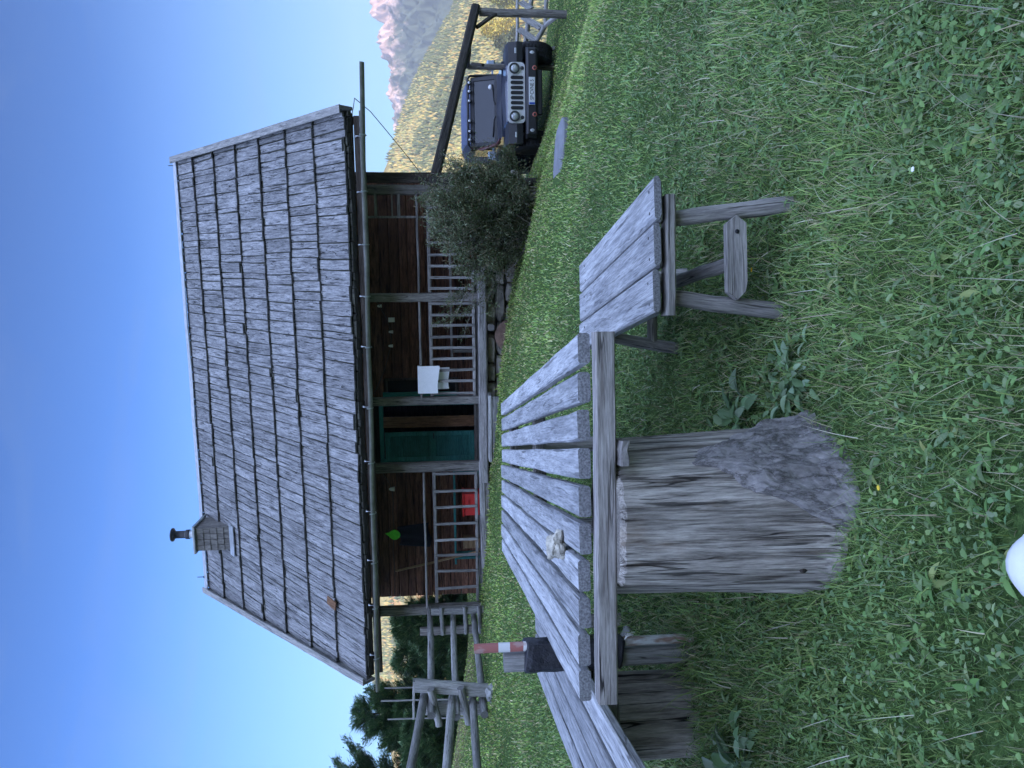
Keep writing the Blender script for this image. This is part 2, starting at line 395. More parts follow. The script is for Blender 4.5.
a = gr.data.attributes.new('dry', 'FLOAT', 'POINT'); a.data.foreach_set('value', dry.astype(np.float32))
gr.data.polygons.foreach_set('use_smooth', np.ones(len(gr.data.polygons), bool)); structure(gr)

# ------------------------------------------------------------------ grass
def frustum(P, mx=90, my=330):
    x, y, w = project(P); return (x > -mx) & (x < 1024 + mx + 130) & (y > -my) & (y < 768 + my) & (w > .3)
def sample_lawn(n0, d0, y0, y1, power):
    """random points with density n0 per m2 up to d0 and thinning with distance"""
    out = []
    edges = np.geomspace(y0, y1, 28)
    for a_, b_ in zip(edges[:-1], edges[1:]):
        w = 1.0 * b_ + .5; dens = n0 * min(1, (d0 / b_) ** power)
        n = int(dens * 2 * w * (b_ - a_))
        x = rng.uniform(-w, w, n); y = rng.uniform(a_, b_, n)
        out.append(np.stack([x, y], 1))
    P = np.concatenate(out); z = terrain(P[:, 0], P[:, 1]); P = np.concatenate([P, z[:, None]], 1)
    return P[frustum(P)]
PA = rad(9.25); HX = np.array([math.cos(PA), -math.sin(PA)]); HY = np.array([math.sin(PA), math.cos(PA)])
def blocked(P):
    q = P[:, :2] - np.array([0, 12.]); s = q @ HX; t = q @ HY
    inhouse = (s > -4.15) & (s < 3.35) & (t > .1)
    st = ((P[:, 0] + .4) ** 2 + (P[:, 1] - 2.2) ** 2) < .21 ** 2
    st2 = ((P[:, 0] + 1.45) ** 2 + (P[:, 1] - 3.1) ** 2) < .16 ** 2
    slab = (((P[:, 0] - 2.55) / .36) ** 2 + ((P[:, 1] - 8.15) / .33) ** 2) < 1
    sh = (np.abs(P[:, 0] + .345) < .10) & (P[:, 1] < 1.36)
    return inhouse | st | st2 | slab | sh
def palette(n, cols, w):
    c = np.array(cols)[rng.choice(len(cols), n, p=np.array(w) / sum(w))]
    return c * rng.uniform(.72, 1.28, (n, 1)) * rng.uniform(.93, 1.07, (n, 3))
def pnoise(P, s):
    return np.array([noise.noise((p[0] * s, p[1] * s, 3.1)) for p in P])
P = sample_lawn(12500, 1.9, .9, 19.5, 1.5); P = P[~blocked(P)]
n = len(P); d = np.hypot(P[:, 0], P[:, 1])
patch = pnoise(P, .9) + .6 * pnoise(P, 3.1)
wid = .0026 * np.clip(d / 1.8, 1, 7) * rng.uniform(.6, 1.5, n)
ln = rng.gamma(5, .0088, n) * (1 + .35 * patch) * np.clip(1.15 - d * .045, .62, 1.1)
# longer uncut grass round the stumps, the legs, the pole and along the hut
for cx, cy, rr, k in ((-.4, 2.2, .30, .35), (-1.45, 3.1, .34, .6), (-1.14, 3.1, .22, 1.3)):
    ln *= 1 + k * np.exp(-((P[:, 0] - cx) ** 2 + (P[:, 1] - cy) ** 2) / rr ** 2)
q = P[:, :2] - np.array([0, 12.]); ln *= 1 + .9 * np.exp(-((q @ HY) / .35) ** 2) * (np.abs(q @ HX) < 4.5)
ang = rng.uniform(0, 2 * PI, n); lean = rng.beta(2.4, 1.3, n) * 1.5
dry_p = (dry_l := np.clip(.11 + .22 * (pnoise(P, .7) + .4), .04, .42))
isdry = rng.random(n) < dry_p
pig = np.where(isdry[:, None], palette(n, [(.30, .26, .14), (.22, .19, .095), (.36, .33, .21)], [3, 3, 1]),
               palette(n, [(.125, .195, .05), (.16, .235, .055), (.105, .17, .058), (.21, .265, .075), (.18, .23, .10)], [4, 3, 2, 3, 2]))
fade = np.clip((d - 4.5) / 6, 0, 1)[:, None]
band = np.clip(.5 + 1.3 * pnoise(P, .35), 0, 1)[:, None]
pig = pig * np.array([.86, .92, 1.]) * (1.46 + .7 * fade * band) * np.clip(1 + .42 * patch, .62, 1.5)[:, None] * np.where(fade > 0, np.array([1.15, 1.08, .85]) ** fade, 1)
def blades(P, ln, wid, ang, lean, pig, seg, curl=1.):
    n = len(P); dirx, diry = np.cos(ang), np.sin(ang); sx, sy = -diry, dirx
    tw = rng.uniform(-.9, .9, n); vs = []; x = np.zeros(n); z = np.zeros(n)
    for i in range(seg + 1):
        t = i / seg
        w = wid * (1 - t ** 1.6) * .5 + (.0 if i < seg else 0)
        if i > 0:
            th = lean * (.35 + curl * .95 * (t - .5 / seg)); x = x + np.sin(th) * ln / seg; z = z + np.cos(th) * ln / seg
        base = np.stack([P[:, 0] + dirx * x, P[:, 1] + diry * x, P[:, 2] + z - .004], 1)
        a_ = tw * t; ox = sx * np.cos(a_) + dirx * np.sin(a_); oy = sy * np.cos(a_) + diry * np.sin(a_)
        off = np.stack([ox * w, oy * w, np.zeros(n)], 1)
        vs += [base - off, base + off] if i < seg else [base]
    nv = len(vs); V = np.stack(vs, 1).reshape(-1, 3); b = np.arange(n)[:, None] * nv
    fs = []
    for i in range(seg):
        j = 2 * i
        if i < seg - 1: fs += [(j, j + 1, j + 3), (j, j + 3, j + 2)]
        else: fs += [(j, j + 1, j + 2)]
    F = (b[:, None, :] + np.array(fs)[None]).reshape(-1, 3)
    tipc = np.repeat(pig, nv, 0)
    return V, F, tipc
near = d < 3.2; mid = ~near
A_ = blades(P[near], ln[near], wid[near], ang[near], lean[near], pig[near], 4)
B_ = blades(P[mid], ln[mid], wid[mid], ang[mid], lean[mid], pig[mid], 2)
# dry straws lying on the lawn, near only
Pd = sample_lawn(60, 2., 1.0, 5., 1.2); nd = len(Pd); Pd[:, 2] += rng.uniform(.02, .07, nd)
C_ = blades(Pd, rng.uniform(.05, .17, nd), rng.uniform(.0016, .003, nd), rng.uniform(0, 2 * PI, nd), rng.uniform(1.25, 1.6, nd),
            palette(nd, [(.42, .38, .26), (.33, .28, .17), (.5, .46, .36)], [2, 2, 1]), 5, .35)
def join(parts):
    Vs, Fs, Ps, o = [], [], [], 0
    for v, f, p in parts: Vs.append(v); Fs.append(f + o); Ps.append(p); o += len(v)
    return np.concatenate(Vs), np.concatenate(Fs), np.concatenate(Ps)
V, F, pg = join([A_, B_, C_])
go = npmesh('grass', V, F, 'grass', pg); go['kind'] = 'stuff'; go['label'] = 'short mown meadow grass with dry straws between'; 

def leaves(P, L, W, yaw, pitch, roll, pig, fold=.25, tip=.5, droop=.2):
    """pointed oval leaves: 2x3 grid with a fold along the midrib; 8 triangles"""
    n = len(P)
    t = np.array([0, .3, .65, 1.]); wv = np.array([.12, .85, .95, .04])
    if tip > .8: t = np.array([0, .12, .3, .5, .7, .87, 1.]); wv = np.array([.10, .52, .86, 1., .90, .55, .04])
    S_ = len(t); loc = []
    for i in range(S_):
        for sgn in (-1, 0, 1):
            loc.append((t[i], sgn * wv[i] * .5, fold * abs(sgn) * wv[i] * .5 - droop * t[i] ** 2))
    loc = np.array(loc); X = loc[None, :, 0] * L[:, None]; Y = loc[None, :, 1] * W[:, None]
    Z = np.where(True, loc[None, :, 2], 0) * np.minimum(L, W * 2.2)[:, None]
    cr, sr = np.cos(roll)[:, None], np.sin(roll)[:, None]; Y, Z = Y * cr - Z * sr, Y * sr + Z * cr
    cp, sp = np.cos(pitch)[:, None], np.sin(pitch)[:, None]; X, Z = X * cp - Z * sp, X * sp + Z * cp
    cy, sy = np.cos(yaw)[:, None], np.sin(yaw)[:, None]; X, Y = X * cy - Y * sy, X * sy + Y * cy
    V = np.stack([X + P[:, 0:1], Y + P[:, 1:2], Z + P[:, 2:3]], 2).reshape(-1, 3)
    fs = []
    for i in range(S_ - 1):
        for j in range(2):
            k = i * 3 + j; fs += [(k, k + 3, k + 4), (k, k + 4, k + 1)]
    F = (np.arange(n)[:, None, None] * 3 * S_ + np.array(fs)[None]).reshape(-1, 3)
    return V, F, np.repeat(pig, 3 * S_, 0)
# clover, plantain and dandelion leaves in the lawn
Pc = sample_lawn(3600, 2.2, .9, 7, 1.5); Pc = Pc[~blocked(Pc)]
keep = rng.random(len(Pc)) < np.clip(.36 + 1.5 * pnoise(Pc, 1.7) + .5 * pnoise(Pc, 5.), .06, 1.); Pc = Pc[keep]; nc = len(Pc)
rosette = []
Pc[:, 2] += rng.uniform(.008, .05, nc)
small = leaves(Pc, rng.uniform(.008, .024, nc), rng.uniform(.006, .015, nc), rng.uniform(0, 2 * PI, nc), rng.uniform(-.35, .6, nc), rng.uniform(-.5, .5, nc),
               palette(nc, [(.14, .235, .08), (.17, .275, .09), (.12, .21, .09), (.23, .30, .15)], [3, 3, 2, 1]))
Pr = sample_lawn(75, 2.5, .9, 6., 1.2); Pr = Pr[~blocked(Pr)]
pr = []; 
for p in Pr:
    k = random.randint(4, 8); a0 = random.random() * 6
    for j in range(k): pr.append((*p, a0 + j * 2 * PI / k + random.uniform(-.3, .3), random.uniform(.018, .052)))
pr = np.array(pr); nr = len(pr); pr[:, 2] += .012
ros = leaves(pr[:, :3], pr[:, 4], pr[:, 4] * rng.uniform(.22, .42, nr), pr[:, 3], rng.uniform(.15, .75, nr), rng.uniform(-.3, .3, nr),
             palette(nr, [(.13, .23, .07), (.155, .27, .085), (.20, .28, .13), (.24, .29, .10)], [3, 3, 2, 1]), droop=.45, tip=1.)
V, F, pg = join([small, ros])
gc = npmesh('ground_cover', V, F, 'grass', pg); gc['kind'] = 'stuff'; gc['label'] = 'clover and broad-leaved weeds growing through the lawn'

def weed(name, x, y, k, l0, l1, label, spread=.12):
    w = []
    for j in range(k):
        a_ = random.random() * 2 * PI; r_ = random.random() * spread
        w.append((x + r_ * math.cos(a_), y + r_ * math.sin(a_), 0, a_ + random.uniform(-.6, .6), random.uniform(l0, l1)))
    w = np.array(w); w[:, 2] = terrain(w[:, 0], w[:, 1]) + rng.uniform(.01, .05, k)
    V, F, pg = leaves(w[:, :3], w[:, 4], w[:, 4] * rng.uniform(.42, .62, k), w[:, 3], rng.uniform(.1, .9, k), rng.uniform(-.4, .4, k),
                      palette(k, [(.17, .27, .13), (.14, .24, .10), (.25, .34, .21)], [3, 3, 2]), droop=.5, tip=1.)
    o = npmesh(name, V - np.array([x, y, tz(x, y)]), F, 'grass', pg); o.location = (x, y, tz(x, y)); return tag(o, label, 'weed')
weed('broadleaf_weed', .0, 2.33, 95, .025, .06, 'clump of broad pale leaves in the lawn right of the thick stump', .15)
weed('broadleaf_weed', -.15, 2.72, 34, .05, .10, 'smaller leafy clump in the gap between the table edge and the short bench', .12)
weed('broadleaf_weed', -1.34, 2.50, 30, .05, .10, 'leafy tuft in front of the smaller stump under the left bench', .14)

def flower(x, y, h, c, name, label, r):
    m = MB(); m.tube([(0, 0, 0), (.004, .003, h * .6), (.0, .0, h)], .0014, 5)
    t = thing(name, (x, y, tz(x, y)), 0, label, 'flower'); 
    mm = plain(name + '_stem', (.06, .12, .035)); m.build('stem', mm, t)
    b = MB()
    for j in range(11):
        a_ = j * 2 * PI / 11; ca, sa = math.cos(a_), math.sin(a_)
        b.add([(0, 0, h), (r * .6 * ca - r * .2 * sa, r * .6 * sa + r * .2 * ca, h + r * .3), (r * ca, r * sa, h + r * .25), (r * .6 * ca + r * .2 * sa, r * .6 * sa - r * .2 * ca, h + r * .3)], [(0, 1, 2, 3)])
    b.lathe([(.0, h), (r * .3, h + .002), (r * .25, h + r * .3), (.0001, h + r * .35)], n=8)
    b.build('blossom', plain(name + '_petals', c, .7), t)
flower(.40, 2.62, .07, (.75, .5, .01), 'yellow_flower', 'small yellow flower in the grass under the short bench', .010)
flower(.50, 1.70, .05, (.8, .8, .78), 'white_flower', 'single white clover blossom in the open lawn at the right', .0075)
flower(-.28, 1.78, .03, (.72, .55, .05), 'yellow_flower', 'tiny yellow blossom in the grass in front of the thick stump', .008)

# ------------------------------------------------------------------ table
T0 = Vector((-.5, 3.6, tz(-.5, 3.6)))
tb = thing('picnic_table', T0, 0, 'long weathered grey slatted table resting on the thick stump', 'table')
dirL = Vector((-math.sin(rad(5.)), math.cos(rad(5.)), 0))
for k in range(10):
    q = k / 9; a_ = Vector((.098 - 1.0 * q, 2.085 + .085 * q + random.uniform(-.006, .006), .7335)) - T0
    b_ = a_ + dirL * (3.12 + .18 * q + random.uniform(-.03, .03))
    o = plank('slat', 'table', tb, a_, b_, random.uniform(.086, .092), .036, jit=.0022, seg=14, ch=.006)
plank('batten', 'batten', tb, Vector((.142, 2.045, .686)) - T0, Vector((-.905, 2.075, .690)) - T0, .055, .056, jit=.0015, seg=8, ch=.004)
for yy in (3.6, 5.0):
    plank('batten', 'batten', tb, Vector((.0 - (yy - 2.) * .0875, yy, .684)) - T0, Vector((-.93 - (yy - 2.) * .0875, yy, .684)) - T0, .07, .06)
def stump(name, x, y, r0, r1, h, mat, label, seedv, nseg=64, flat=0.):
    t = thing(name, (x, y, tz(x, y) - .03), 0, label, 'tree stump'); h += .03
    def R(a_, z):
        s = z / h
        v = Vector((math.cos(a_) * 1.3, math.sin(a_) * 1.3, seedv))
        r = r0 + (r1 - r0) * s + .030 * noise.noise(v * 1.4) + .010 * noise.noise(Vector((math.cos(a_) * 6, math.sin(a_) * 6, z * 1.2 + seedv))) 
        r += .006 * noise.noise(Vector((math.cos(a_) * 16, math.sin(a_) * 16, z * 2.2)))
        r += .022 * max(0, 1 - s * 5) ** 2
        return r
    m = MB(); rings = []
    zs = [h * i / 22 for i in range(23)]
    for z in zs: rings.append([(R(2 * PI * j / nseg, z) * math.cos(2 * PI * j / nseg), R(2 * PI * j / nseg, z) * math.sin(2 * PI * j / nseg), z + (.012 * noise.noise(Vector((math.cos(j) , z, 1))) if z == h else 0)) for j in range(nseg)])
    rings.append([(p[0] * .94, p[1] * .94, h + .012) for p in rings[-1]]); rings.append([(p[0] * .1, p[1] * .1, h + .015) for p in rings[-1]])
    m.loft(rings, True, 0, False); m.build('trunk_block', mat, t)
    return t, R, h
S1, RS, HS = stump('tree_stump', -.405, 2.20, .236, .212, .62, 'stump', 'thick grey stump with a patch of bark under the near end of the table', 1.7)
# bark: a thick rough shell on the lower right of the stump
def barkshell(t, R, h):
    m = MB(); na, nz = 70, 44; a0, a1 = rad(-92), rad(62)
    pts = {}; 
    for i in range(na + 1):
        u = i / na; a_ = a0 + (a1 - a0) * u
        top = np.interp(math.degrees(a_), [-92, -80, -62, -42, -25, -5, 20, 62], [.05, .17, .30, .43, .40, .22, .12, .09]) + .045 * noise.noise(Vector((a_ * 4, 0, 2))) + .02 * noise.noise(Vector((a_ * 14, 0, 5)))
        top = min(top, h * .8)
        for j in range(nz + 1):
            z = top * j / nz; ed = min(1, (1 - j / nz) * 7, u * 9, (1 - u) * 9)
            bump = .010 + .010 * noise.fractal(Vector((a_ * 5.5, z * 9, 4.4)), .8, 2.1, 5) + .010 * abs(noise.noise(Vector((a_ * 13, z * 26, 9))))
            r = R(a_, z) + .003 + (.006 + bump) * ed ** .5
            pts[i, j] = (r * math.cos(a_), r * math.sin(a_), z)
    vs = [pts[i, j] for i in range(na + 1) for j in range(nz + 1)]
    fs = [(i * (nz + 1) + j, (i + 1) * (nz + 1) + j, (i + 1) * (nz + 1) + j + 1, i * (nz + 1) + j + 1) for i in range(na) for j in range(nz)]
    m.add(vs, fs, 0, False)
    n0 = len(vs); inner = []
    # close the edges towards the wood
    def rim(keys):
        out = [pts[k] for k in keys]; inn = []
        for (x, y, z) in out:
            r_ = math.hypot(x, y); s_ = (r_ - .05) / r_; inn.append((x * s_, y * s_, z))
        k = len(out); m.add(out + inn, [(q, q + 1, k + q + 1, k + q) for q in range(k - 1)])
    rim([(i, nz) for i in range(na + 1)]); rim([(0, j) for j in range(nz + 1)]); rim([(na, j) for j in range(nz + 1)])
    o = m.build('bark', 'thickbark', t); o['label'] = 'rough grey bark'
barkshell(S1, RS, HS)
m = MB(); m.lathe([(.0005, -.02), (.03, -.015), (.026, .0), (.001, .002)], n=14, axis='y'); 
kn = m.build('knot', 'darkwood', S1); kn.location = (-.115, -.205, .15); kn.scale = (.75, 1, .55)
stump('tree_stump', -1.43, 3.10, .165, .165, .37, 'stump2', 'smaller cracked stump under the left bench', 6.2)
for xx in (-.42, -.98):
    log('leg', 'pole', tb, Vector((xx, 5.0, .66)) - T0, Vector((xx, 5.0, tz(xx, 5.) - .04)) - T0, .05, wob=.003)
# chips of wood between stump and batten
m = MB()
m.board((0, 0, 0), (.07, 0, 0), .12, .024, seg=3, jit=.005)
o = m.build('wood_wedge', 'batten'); o.location = (-.235, 2.05, .642); tag(o, 'small split wooden wedge between the thick stump and the table batten', 'wedge')
# rock on the table
def rock(name, loc, s, mat, label, seedv, cat='stone', sub=4, amp=.35):
    import bmesh
    bm = bmesh.new(); bmesh.ops.create_icosphere(bm, subdivisions=sub, radius=1)
    for v in bm.verts:
        n_ = noise.fractal(v.co * 1.1 + Vector((seedv, 0, 0)), .9, 2., 5)
        c = v.co * (1 + amp * n_)
        v.co = Vector((c.x * s[0], c.y * s[1], max(c.z, -.75) * s[2]))
    me = bpy.data.meshes.new(name); bm.to_mesh(me); bm.free(); me.materials.append(M[mat]); o = bpy.data.objects.new(name, me); col.objects.link(o)
    o.location = loc; return tag(o, label, cat)
rock('stone', (-.545, 2.44, .772), (.046, .042, .034), 'rock', 'pale jagged stone lying on the table slats', 2.6, amp=.5)
rock('boulder', (-4.0, 9.55, tz(-4.25, 10) - .03), (.11, .09, .07), 'rockgrey', 'small grey rock at the foot of the nearer fence posts', 5.)

# ------------------------------------------------------------------ benches
def bench_right():
    B0 = Vector((.44, 3.15, tz(.44, 3.15)))
    t = thing('garden_bench', B0, 0, 'short grey bench of three thick planks on round splayed legs', 'bench')
    dv = Vector((-math.sin(rad(2.7)), math.cos(rad(2.7)), 0))
    for k in range(3):
        a_ = Vector((.618 - .155 * k, 2.432 + .018 * k, .396)) - B0; b_ = a_ + dv * 1.43
        m = MB(); L = (b_ - a_).length
        # ends are rounded underneath
        rings = []
        for q, cut in ((0, .022), (.03, .006), (.06, 0), (.25, 0), (.5, 0), (.75, 0), (.96, 0), (1, .012)):
            w, tt, c = .146 / 2, .046 / 2, .007; j = random.uniform(-.001, .001)
            pr = [(-w + c + cut * .5, -tt + cut), (w - c - cut * .5, -tt + cut), (w, -tt + c + cut), (w, tt - c), (w - c, tt), (-w + c, tt), (-w, tt - c), (-w, -tt + c + cut)]
            rings.append([(L * q, y + j, z + j) for y, z in pr])
        m.loft(rings); pk = m.build('plank', 'bench', t, frame(a_, b_))
        for nx_ in (.055, 1.28):
            for ny_ in (-.035, .04):
                nm = MB(); nm.lathe([(.006, .0225), (.0055, .0245), (.0001, .0246)], (nx_ + random.uniform(-.008, .008), ny_, 0), 8); nm.build('nail_head', 'black', pk)
    zg = tz(.4, 2.5)
    plank('crossbeam', 'pole', t, Vector((.635, 2.48, .356)) - B0, Vector((.225, 2.505, .356)) - B0, .07, .034)
    plank('crossbeam', 'pole', t, Vector((.60, 3.70, .355)) - B0, Vector((.18, 3.70, .355)) - B0, .07, .034)
    log('leg', 'pole', t, Vector((.565, 2.535, .345)) - B0, Vector((.612, 2.49, tz(.61, 2.49) - .03)) - B0, .029, .031, wob=.002)
    log('leg', 'pole', t, Vector((.292, 2.545, .345)) - B0, Vector((.232, 2.51, tz(.23, 2.5) - .03)) - B0, .029, .031, wob=.002)
    log('leg', 'pole', t, Vector((.50, 3.66, .345)) - B0, Vector((.53, 3.60, tz(.53, 3.6) - .03)) - B0, .028, .03, wob=.002)
    log('leg', 'pole', t, Vector((.23, 3.64, .345)) - B0, Vector((.155, 3.62, tz(.15, 3.6) - .03)) - B0, .028, .03, wob=.002)
    m = MB(); m.prism([(0, -.028), (.035, -.035), (.235, -.035), (.262, 0), (.235, .034), (.0, .034), (-.028, .0)], (-.017, .017)); 
    o = m.build('rung', 'pole', t); o.location = Vector((.302, 2.478, .125)) - B0; 
    nb = MB(); nb.lathe([(.0001, -.003), (.008, -.003), (.007, .0)], n=10, axis='y'); bo = nb.build('bolt', 'black', o); bo.location = (.205, -.0175, .0)
    log('rung', 'pole', t, Vector((.53, 3.62, .10)) - B0, Vector((.165, 3.63, .10)) - B0, .026, wob=.002)
    log('brace', 'pole', t, Vector((.41, 2.50, .12)) - B0, Vector((.36, 3.14, .345)) - B0, .026, wob=.002)
bench_right()
def bench_left():
    B0 = Vector((-1.55, 3.1, tz(-1.55, 3.1)))
    t = thing('garden_bench', B0, 0, 'long low grey bench of narrow planks left of the slatted table', 'bench')
    dv = Vector((-math.sin(rad(4.2)), math.cos(rad(4.2)), 0))
    for k in range(4):
        a_ = Vector((-1.145 - .134 * k, 1.55 + random.uniform(-.02, .02), .582)) - B0; b_ = a_ + dv * (3.1 + random.uniform(-.03, .03))
        plank('plank', 'table', t, a_, b_, .108, .040, seg=12, jit=.002, ch=.007)
    for yy in (1.85, 2.75, 3.12, 4.3):
        plank('crossbeam', 'batten', t, Vector((-1.10 - (yy - 1.55) * .0734, yy, .535)) - B0, Vector((-1.60 - (yy - 1.55) * .0734, yy, .535)) - B0, .08, .054)
    for yy in (1.9, 4.3):
        for xx in (-1.2, -1.55):
            x_ = xx - (yy - 1.55) * .0734
            log('leg', 'pole', t, Vector((x_, yy, .52)) - B0, Vector((x_, yy, tz(x_, yy) - .04)) - B0, .04, wob=.002)
bench_left()

# ------------------------------------------------------------------ marker pole tied to a stake
zg = tz(-1.09, 3.06)
st = thing('wooden_stake', (-1.155, 3.07, zg - .04), 0, 'square grey wooden stake beside the table with black tape round it', 'stake')
H_ = .915 - zg + .04
plank('post', 'fence', st, (0, 0, 0), (.0, 0, H_), .07, .07, up=(0, 1, 0), jit=.001)
mk = thing('marker_pole', (-1.085, 3.045, zg - .03), 0, 'thin faded red and white marker pole taped to the square stake', 'pole')
m = MB(); Lp = 1.037 - zg + .03; m.tube([(Lp * i / 8, 0, 0) for i in range(9)], .0195, 14); o = m.build('rod', 'redwhite', mk, frame((0, 0, 0), (.0, 0, Lp), up=(0, 1, 0)))
m = MB()
rings = []
for z, e in ((.42, .0), (.428, .003), (.47, .001), (.53, .003), (.62, .001), (.70, .003), (.76, .001), (.80, .004), (.822, .002), (.826, -.003)):
    ring = []
    for j in range(28):
        a_ = 2 * PI * j / 28; c, s_ = math.cos(a_), math.sin(a_)
        w = .064 + e; hh = .046 + e
        x_ = w * math.copysign(abs(c) ** .55, c); y_ = hh * math.copysign(abs(s_) ** .6, s_) 
        ring.append((-.042 + x_ + random.uniform(-.0015, .0015), .012 + y_ + random.uniform(-.0015, .0015), z - zg + .03 + .008 * math.sin(a_ * 2)))
    rings.append(ring)
m.loft(rings, True); m.build('tape_binding', 'tape', mk)
m = MB()
for k in range(14):
    a_ = random.uniform(-1.2, 1.2); z = .415 - zg + .03
    m.tube([(.012, -.02, z), (.02 + .02 * math.cos(a_), -.03, z - .012), (.03 + .02 * random.random(), -.03 - .02 * random.random(), z + random.uniform(-.045, .0))], .0012, 4)
m.build('frayed_string', 'bulb', mk)
rock('paving_stone', (-1.42, 4.05, tz(-1.42, 4.05) + .02), (.06, .05, .035), 'rockgrey', 'small grey stone in the grass between stake and smaller stump', 9.)

# ------------------------------------------------------------------ the hut (local frame: x along the front, y into the hut)
hut = thing('alpine_hut', (0, 12, 0), -PA, 'dark wooden mountain hut with a big grey shingle roof and porch', 'hut')
YE, ZE, YR, ZR = -.62, 2.44, 3.6, 6.27
th = math.atan2(ZR - ZE, YR - YE); SL = math.hypot(ZR - ZE, YR - YE)
EL, ER, RL, RR = -4.66, 4.10, -4.86, 3.94
def roofx(q):  # left and right verge at slope fraction q (0 ridge, 1 eave)
    return RL + (EL - RL) * q, RR + (ER - RR) * q
Xr = Vector((0, -math.cos(th), -math.sin(th))); Zr = Vector((0, -math.sin(th), math.cos(th))); Yr = Zr.cross(Xr)
RF = Matrix((Xr, Yr, Zr)).transposed().to_4x4(); RF.translation = (0, YR, ZR)
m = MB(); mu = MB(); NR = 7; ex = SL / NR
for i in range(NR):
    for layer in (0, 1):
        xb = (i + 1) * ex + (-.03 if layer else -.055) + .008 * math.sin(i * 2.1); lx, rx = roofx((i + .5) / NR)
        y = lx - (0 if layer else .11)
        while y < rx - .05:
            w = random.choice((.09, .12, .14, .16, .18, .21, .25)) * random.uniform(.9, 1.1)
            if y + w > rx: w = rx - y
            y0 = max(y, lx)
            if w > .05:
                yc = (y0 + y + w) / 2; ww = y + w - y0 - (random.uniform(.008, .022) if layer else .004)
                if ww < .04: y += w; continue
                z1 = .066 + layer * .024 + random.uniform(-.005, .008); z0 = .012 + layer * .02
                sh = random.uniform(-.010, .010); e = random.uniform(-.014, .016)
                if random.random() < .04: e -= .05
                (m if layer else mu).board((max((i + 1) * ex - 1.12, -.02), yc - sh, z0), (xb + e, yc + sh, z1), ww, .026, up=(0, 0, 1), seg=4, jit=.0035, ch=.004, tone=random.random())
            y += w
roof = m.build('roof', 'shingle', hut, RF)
o = mu.build('shingle_underlayer', 'rotten_shadow', roof); o['label'] = 'dark lower layer of the shingles'  # dark colour paints the shaded slits between the upper boards
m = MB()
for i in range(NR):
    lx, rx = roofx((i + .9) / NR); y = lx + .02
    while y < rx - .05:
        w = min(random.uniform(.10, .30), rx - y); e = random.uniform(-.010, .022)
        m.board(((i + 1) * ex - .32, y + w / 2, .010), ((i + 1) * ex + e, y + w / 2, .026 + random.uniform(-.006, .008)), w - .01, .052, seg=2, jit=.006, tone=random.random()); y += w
und = m.build('shingle_underlayer', 'rotten_shadow', roof); und['label'] = 'dark mossy ends and painted shadow line along the shingle rows'  # mossy ends whose dark colour also paints each row's shadow line
# one shingle lower left is a newer brown one
m = MB(); m.board((ex * 5.72, -3.62, .105), (ex * 6.04, -3.66, .118), .15, .02, seg=2, jit=.003)
br = m.build('patched_shingle', 'jamb', roof); br['label'] = 'newer reddish brown shingle'
# deck below the shingles, and the back slope
m = MB(); th_ = .05
lo = lambda s, q, dz: (s, YR + (YE + .02 - YR) * q, ZR + (ZE + .02 - ZR) * q + dz)
def quadslab(p, n_, t_):
    n_ = Vector(n_); m.add([Vector(a) for a in p] + [Vector(a) - n_ * t_ for a in p], [(0, 1, 2, 3), (7, 6, 5, 4), (0, 4, 5, 1), (1, 5, 6, 2), (2, 6, 7, 3), (3, 7, 4, 0)])
quadslab([lo(RL + .02, 0, -.01), lo(RR - .02, 0, -.01), lo(ER - .02, 1, -.01), lo(EL + .02, 1, -.01)], Zr, .05)
bk = lambda s, q: (s, YR + (2 * YR - YE - YR) * q, ZR + .02 + (ZE - ZR) * q)
quadslab([bk(RL, 0), bk(RR, 0), bk(ER, 1), bk(EL, 1)], (0, math.sin(th), math.cos(th)), .10)
m.build('roof_deck', 'darkwood', hut)
# ridge cap, verge boards, fascia
plank('ridge_cap', 'tin', hut, (RL - .02, YR - .05, ZR + .07), (RR + .02, YR - .05, ZR + .07), .16, .02, up=(0, -.6, .8), seg=14, jit=.006)
for (s0, s1, nm) in ((RL, EL, -1), (RR, ER, 1)):
    p0 = Vector((s0 + nm * .035, YR, ZR + .02)); p1 = Vector((s1 + nm * .035, YE - .03, ZE + .02))
    plank('barge_board', 'verge', hut, p0 + Zr * .03, p1 + Zr * .03, .05, .21, up=Zr, seg=10, jit=.004)
    plank('barge_board', 'verge', hut, p0 + Zr * .15 - Vector((nm * .03, 0, 0)), p1 + Zr * .15 - Vector((nm * .03, 0, 0)), .12, .024, up=Zr, seg=10, jit=.004)
plank('fascia', 'darkwood', hut, (EL + .06, YE + .05, ZE - .10), (ER - .06, YE + .05, ZE - .10), .04, .12, seg=8, jit=.004)
plank('eave_batten', 'verge', hut, (EL + .04, YE - .02, ZE - .105), (ER + .0, YE - .02, ZE - .135), .025, .025, seg=8, jit=.003)
for i in range(11):
    s_ = -4.4 + i * .84
    plank('rafter_end', 'darkwood', hut, (s_, YE + .08, ZE - .11), (s_, 1.2, ZE - .11 + (1.2 - YE - .08) * math.tan(th)), .09, .12, seg=2)
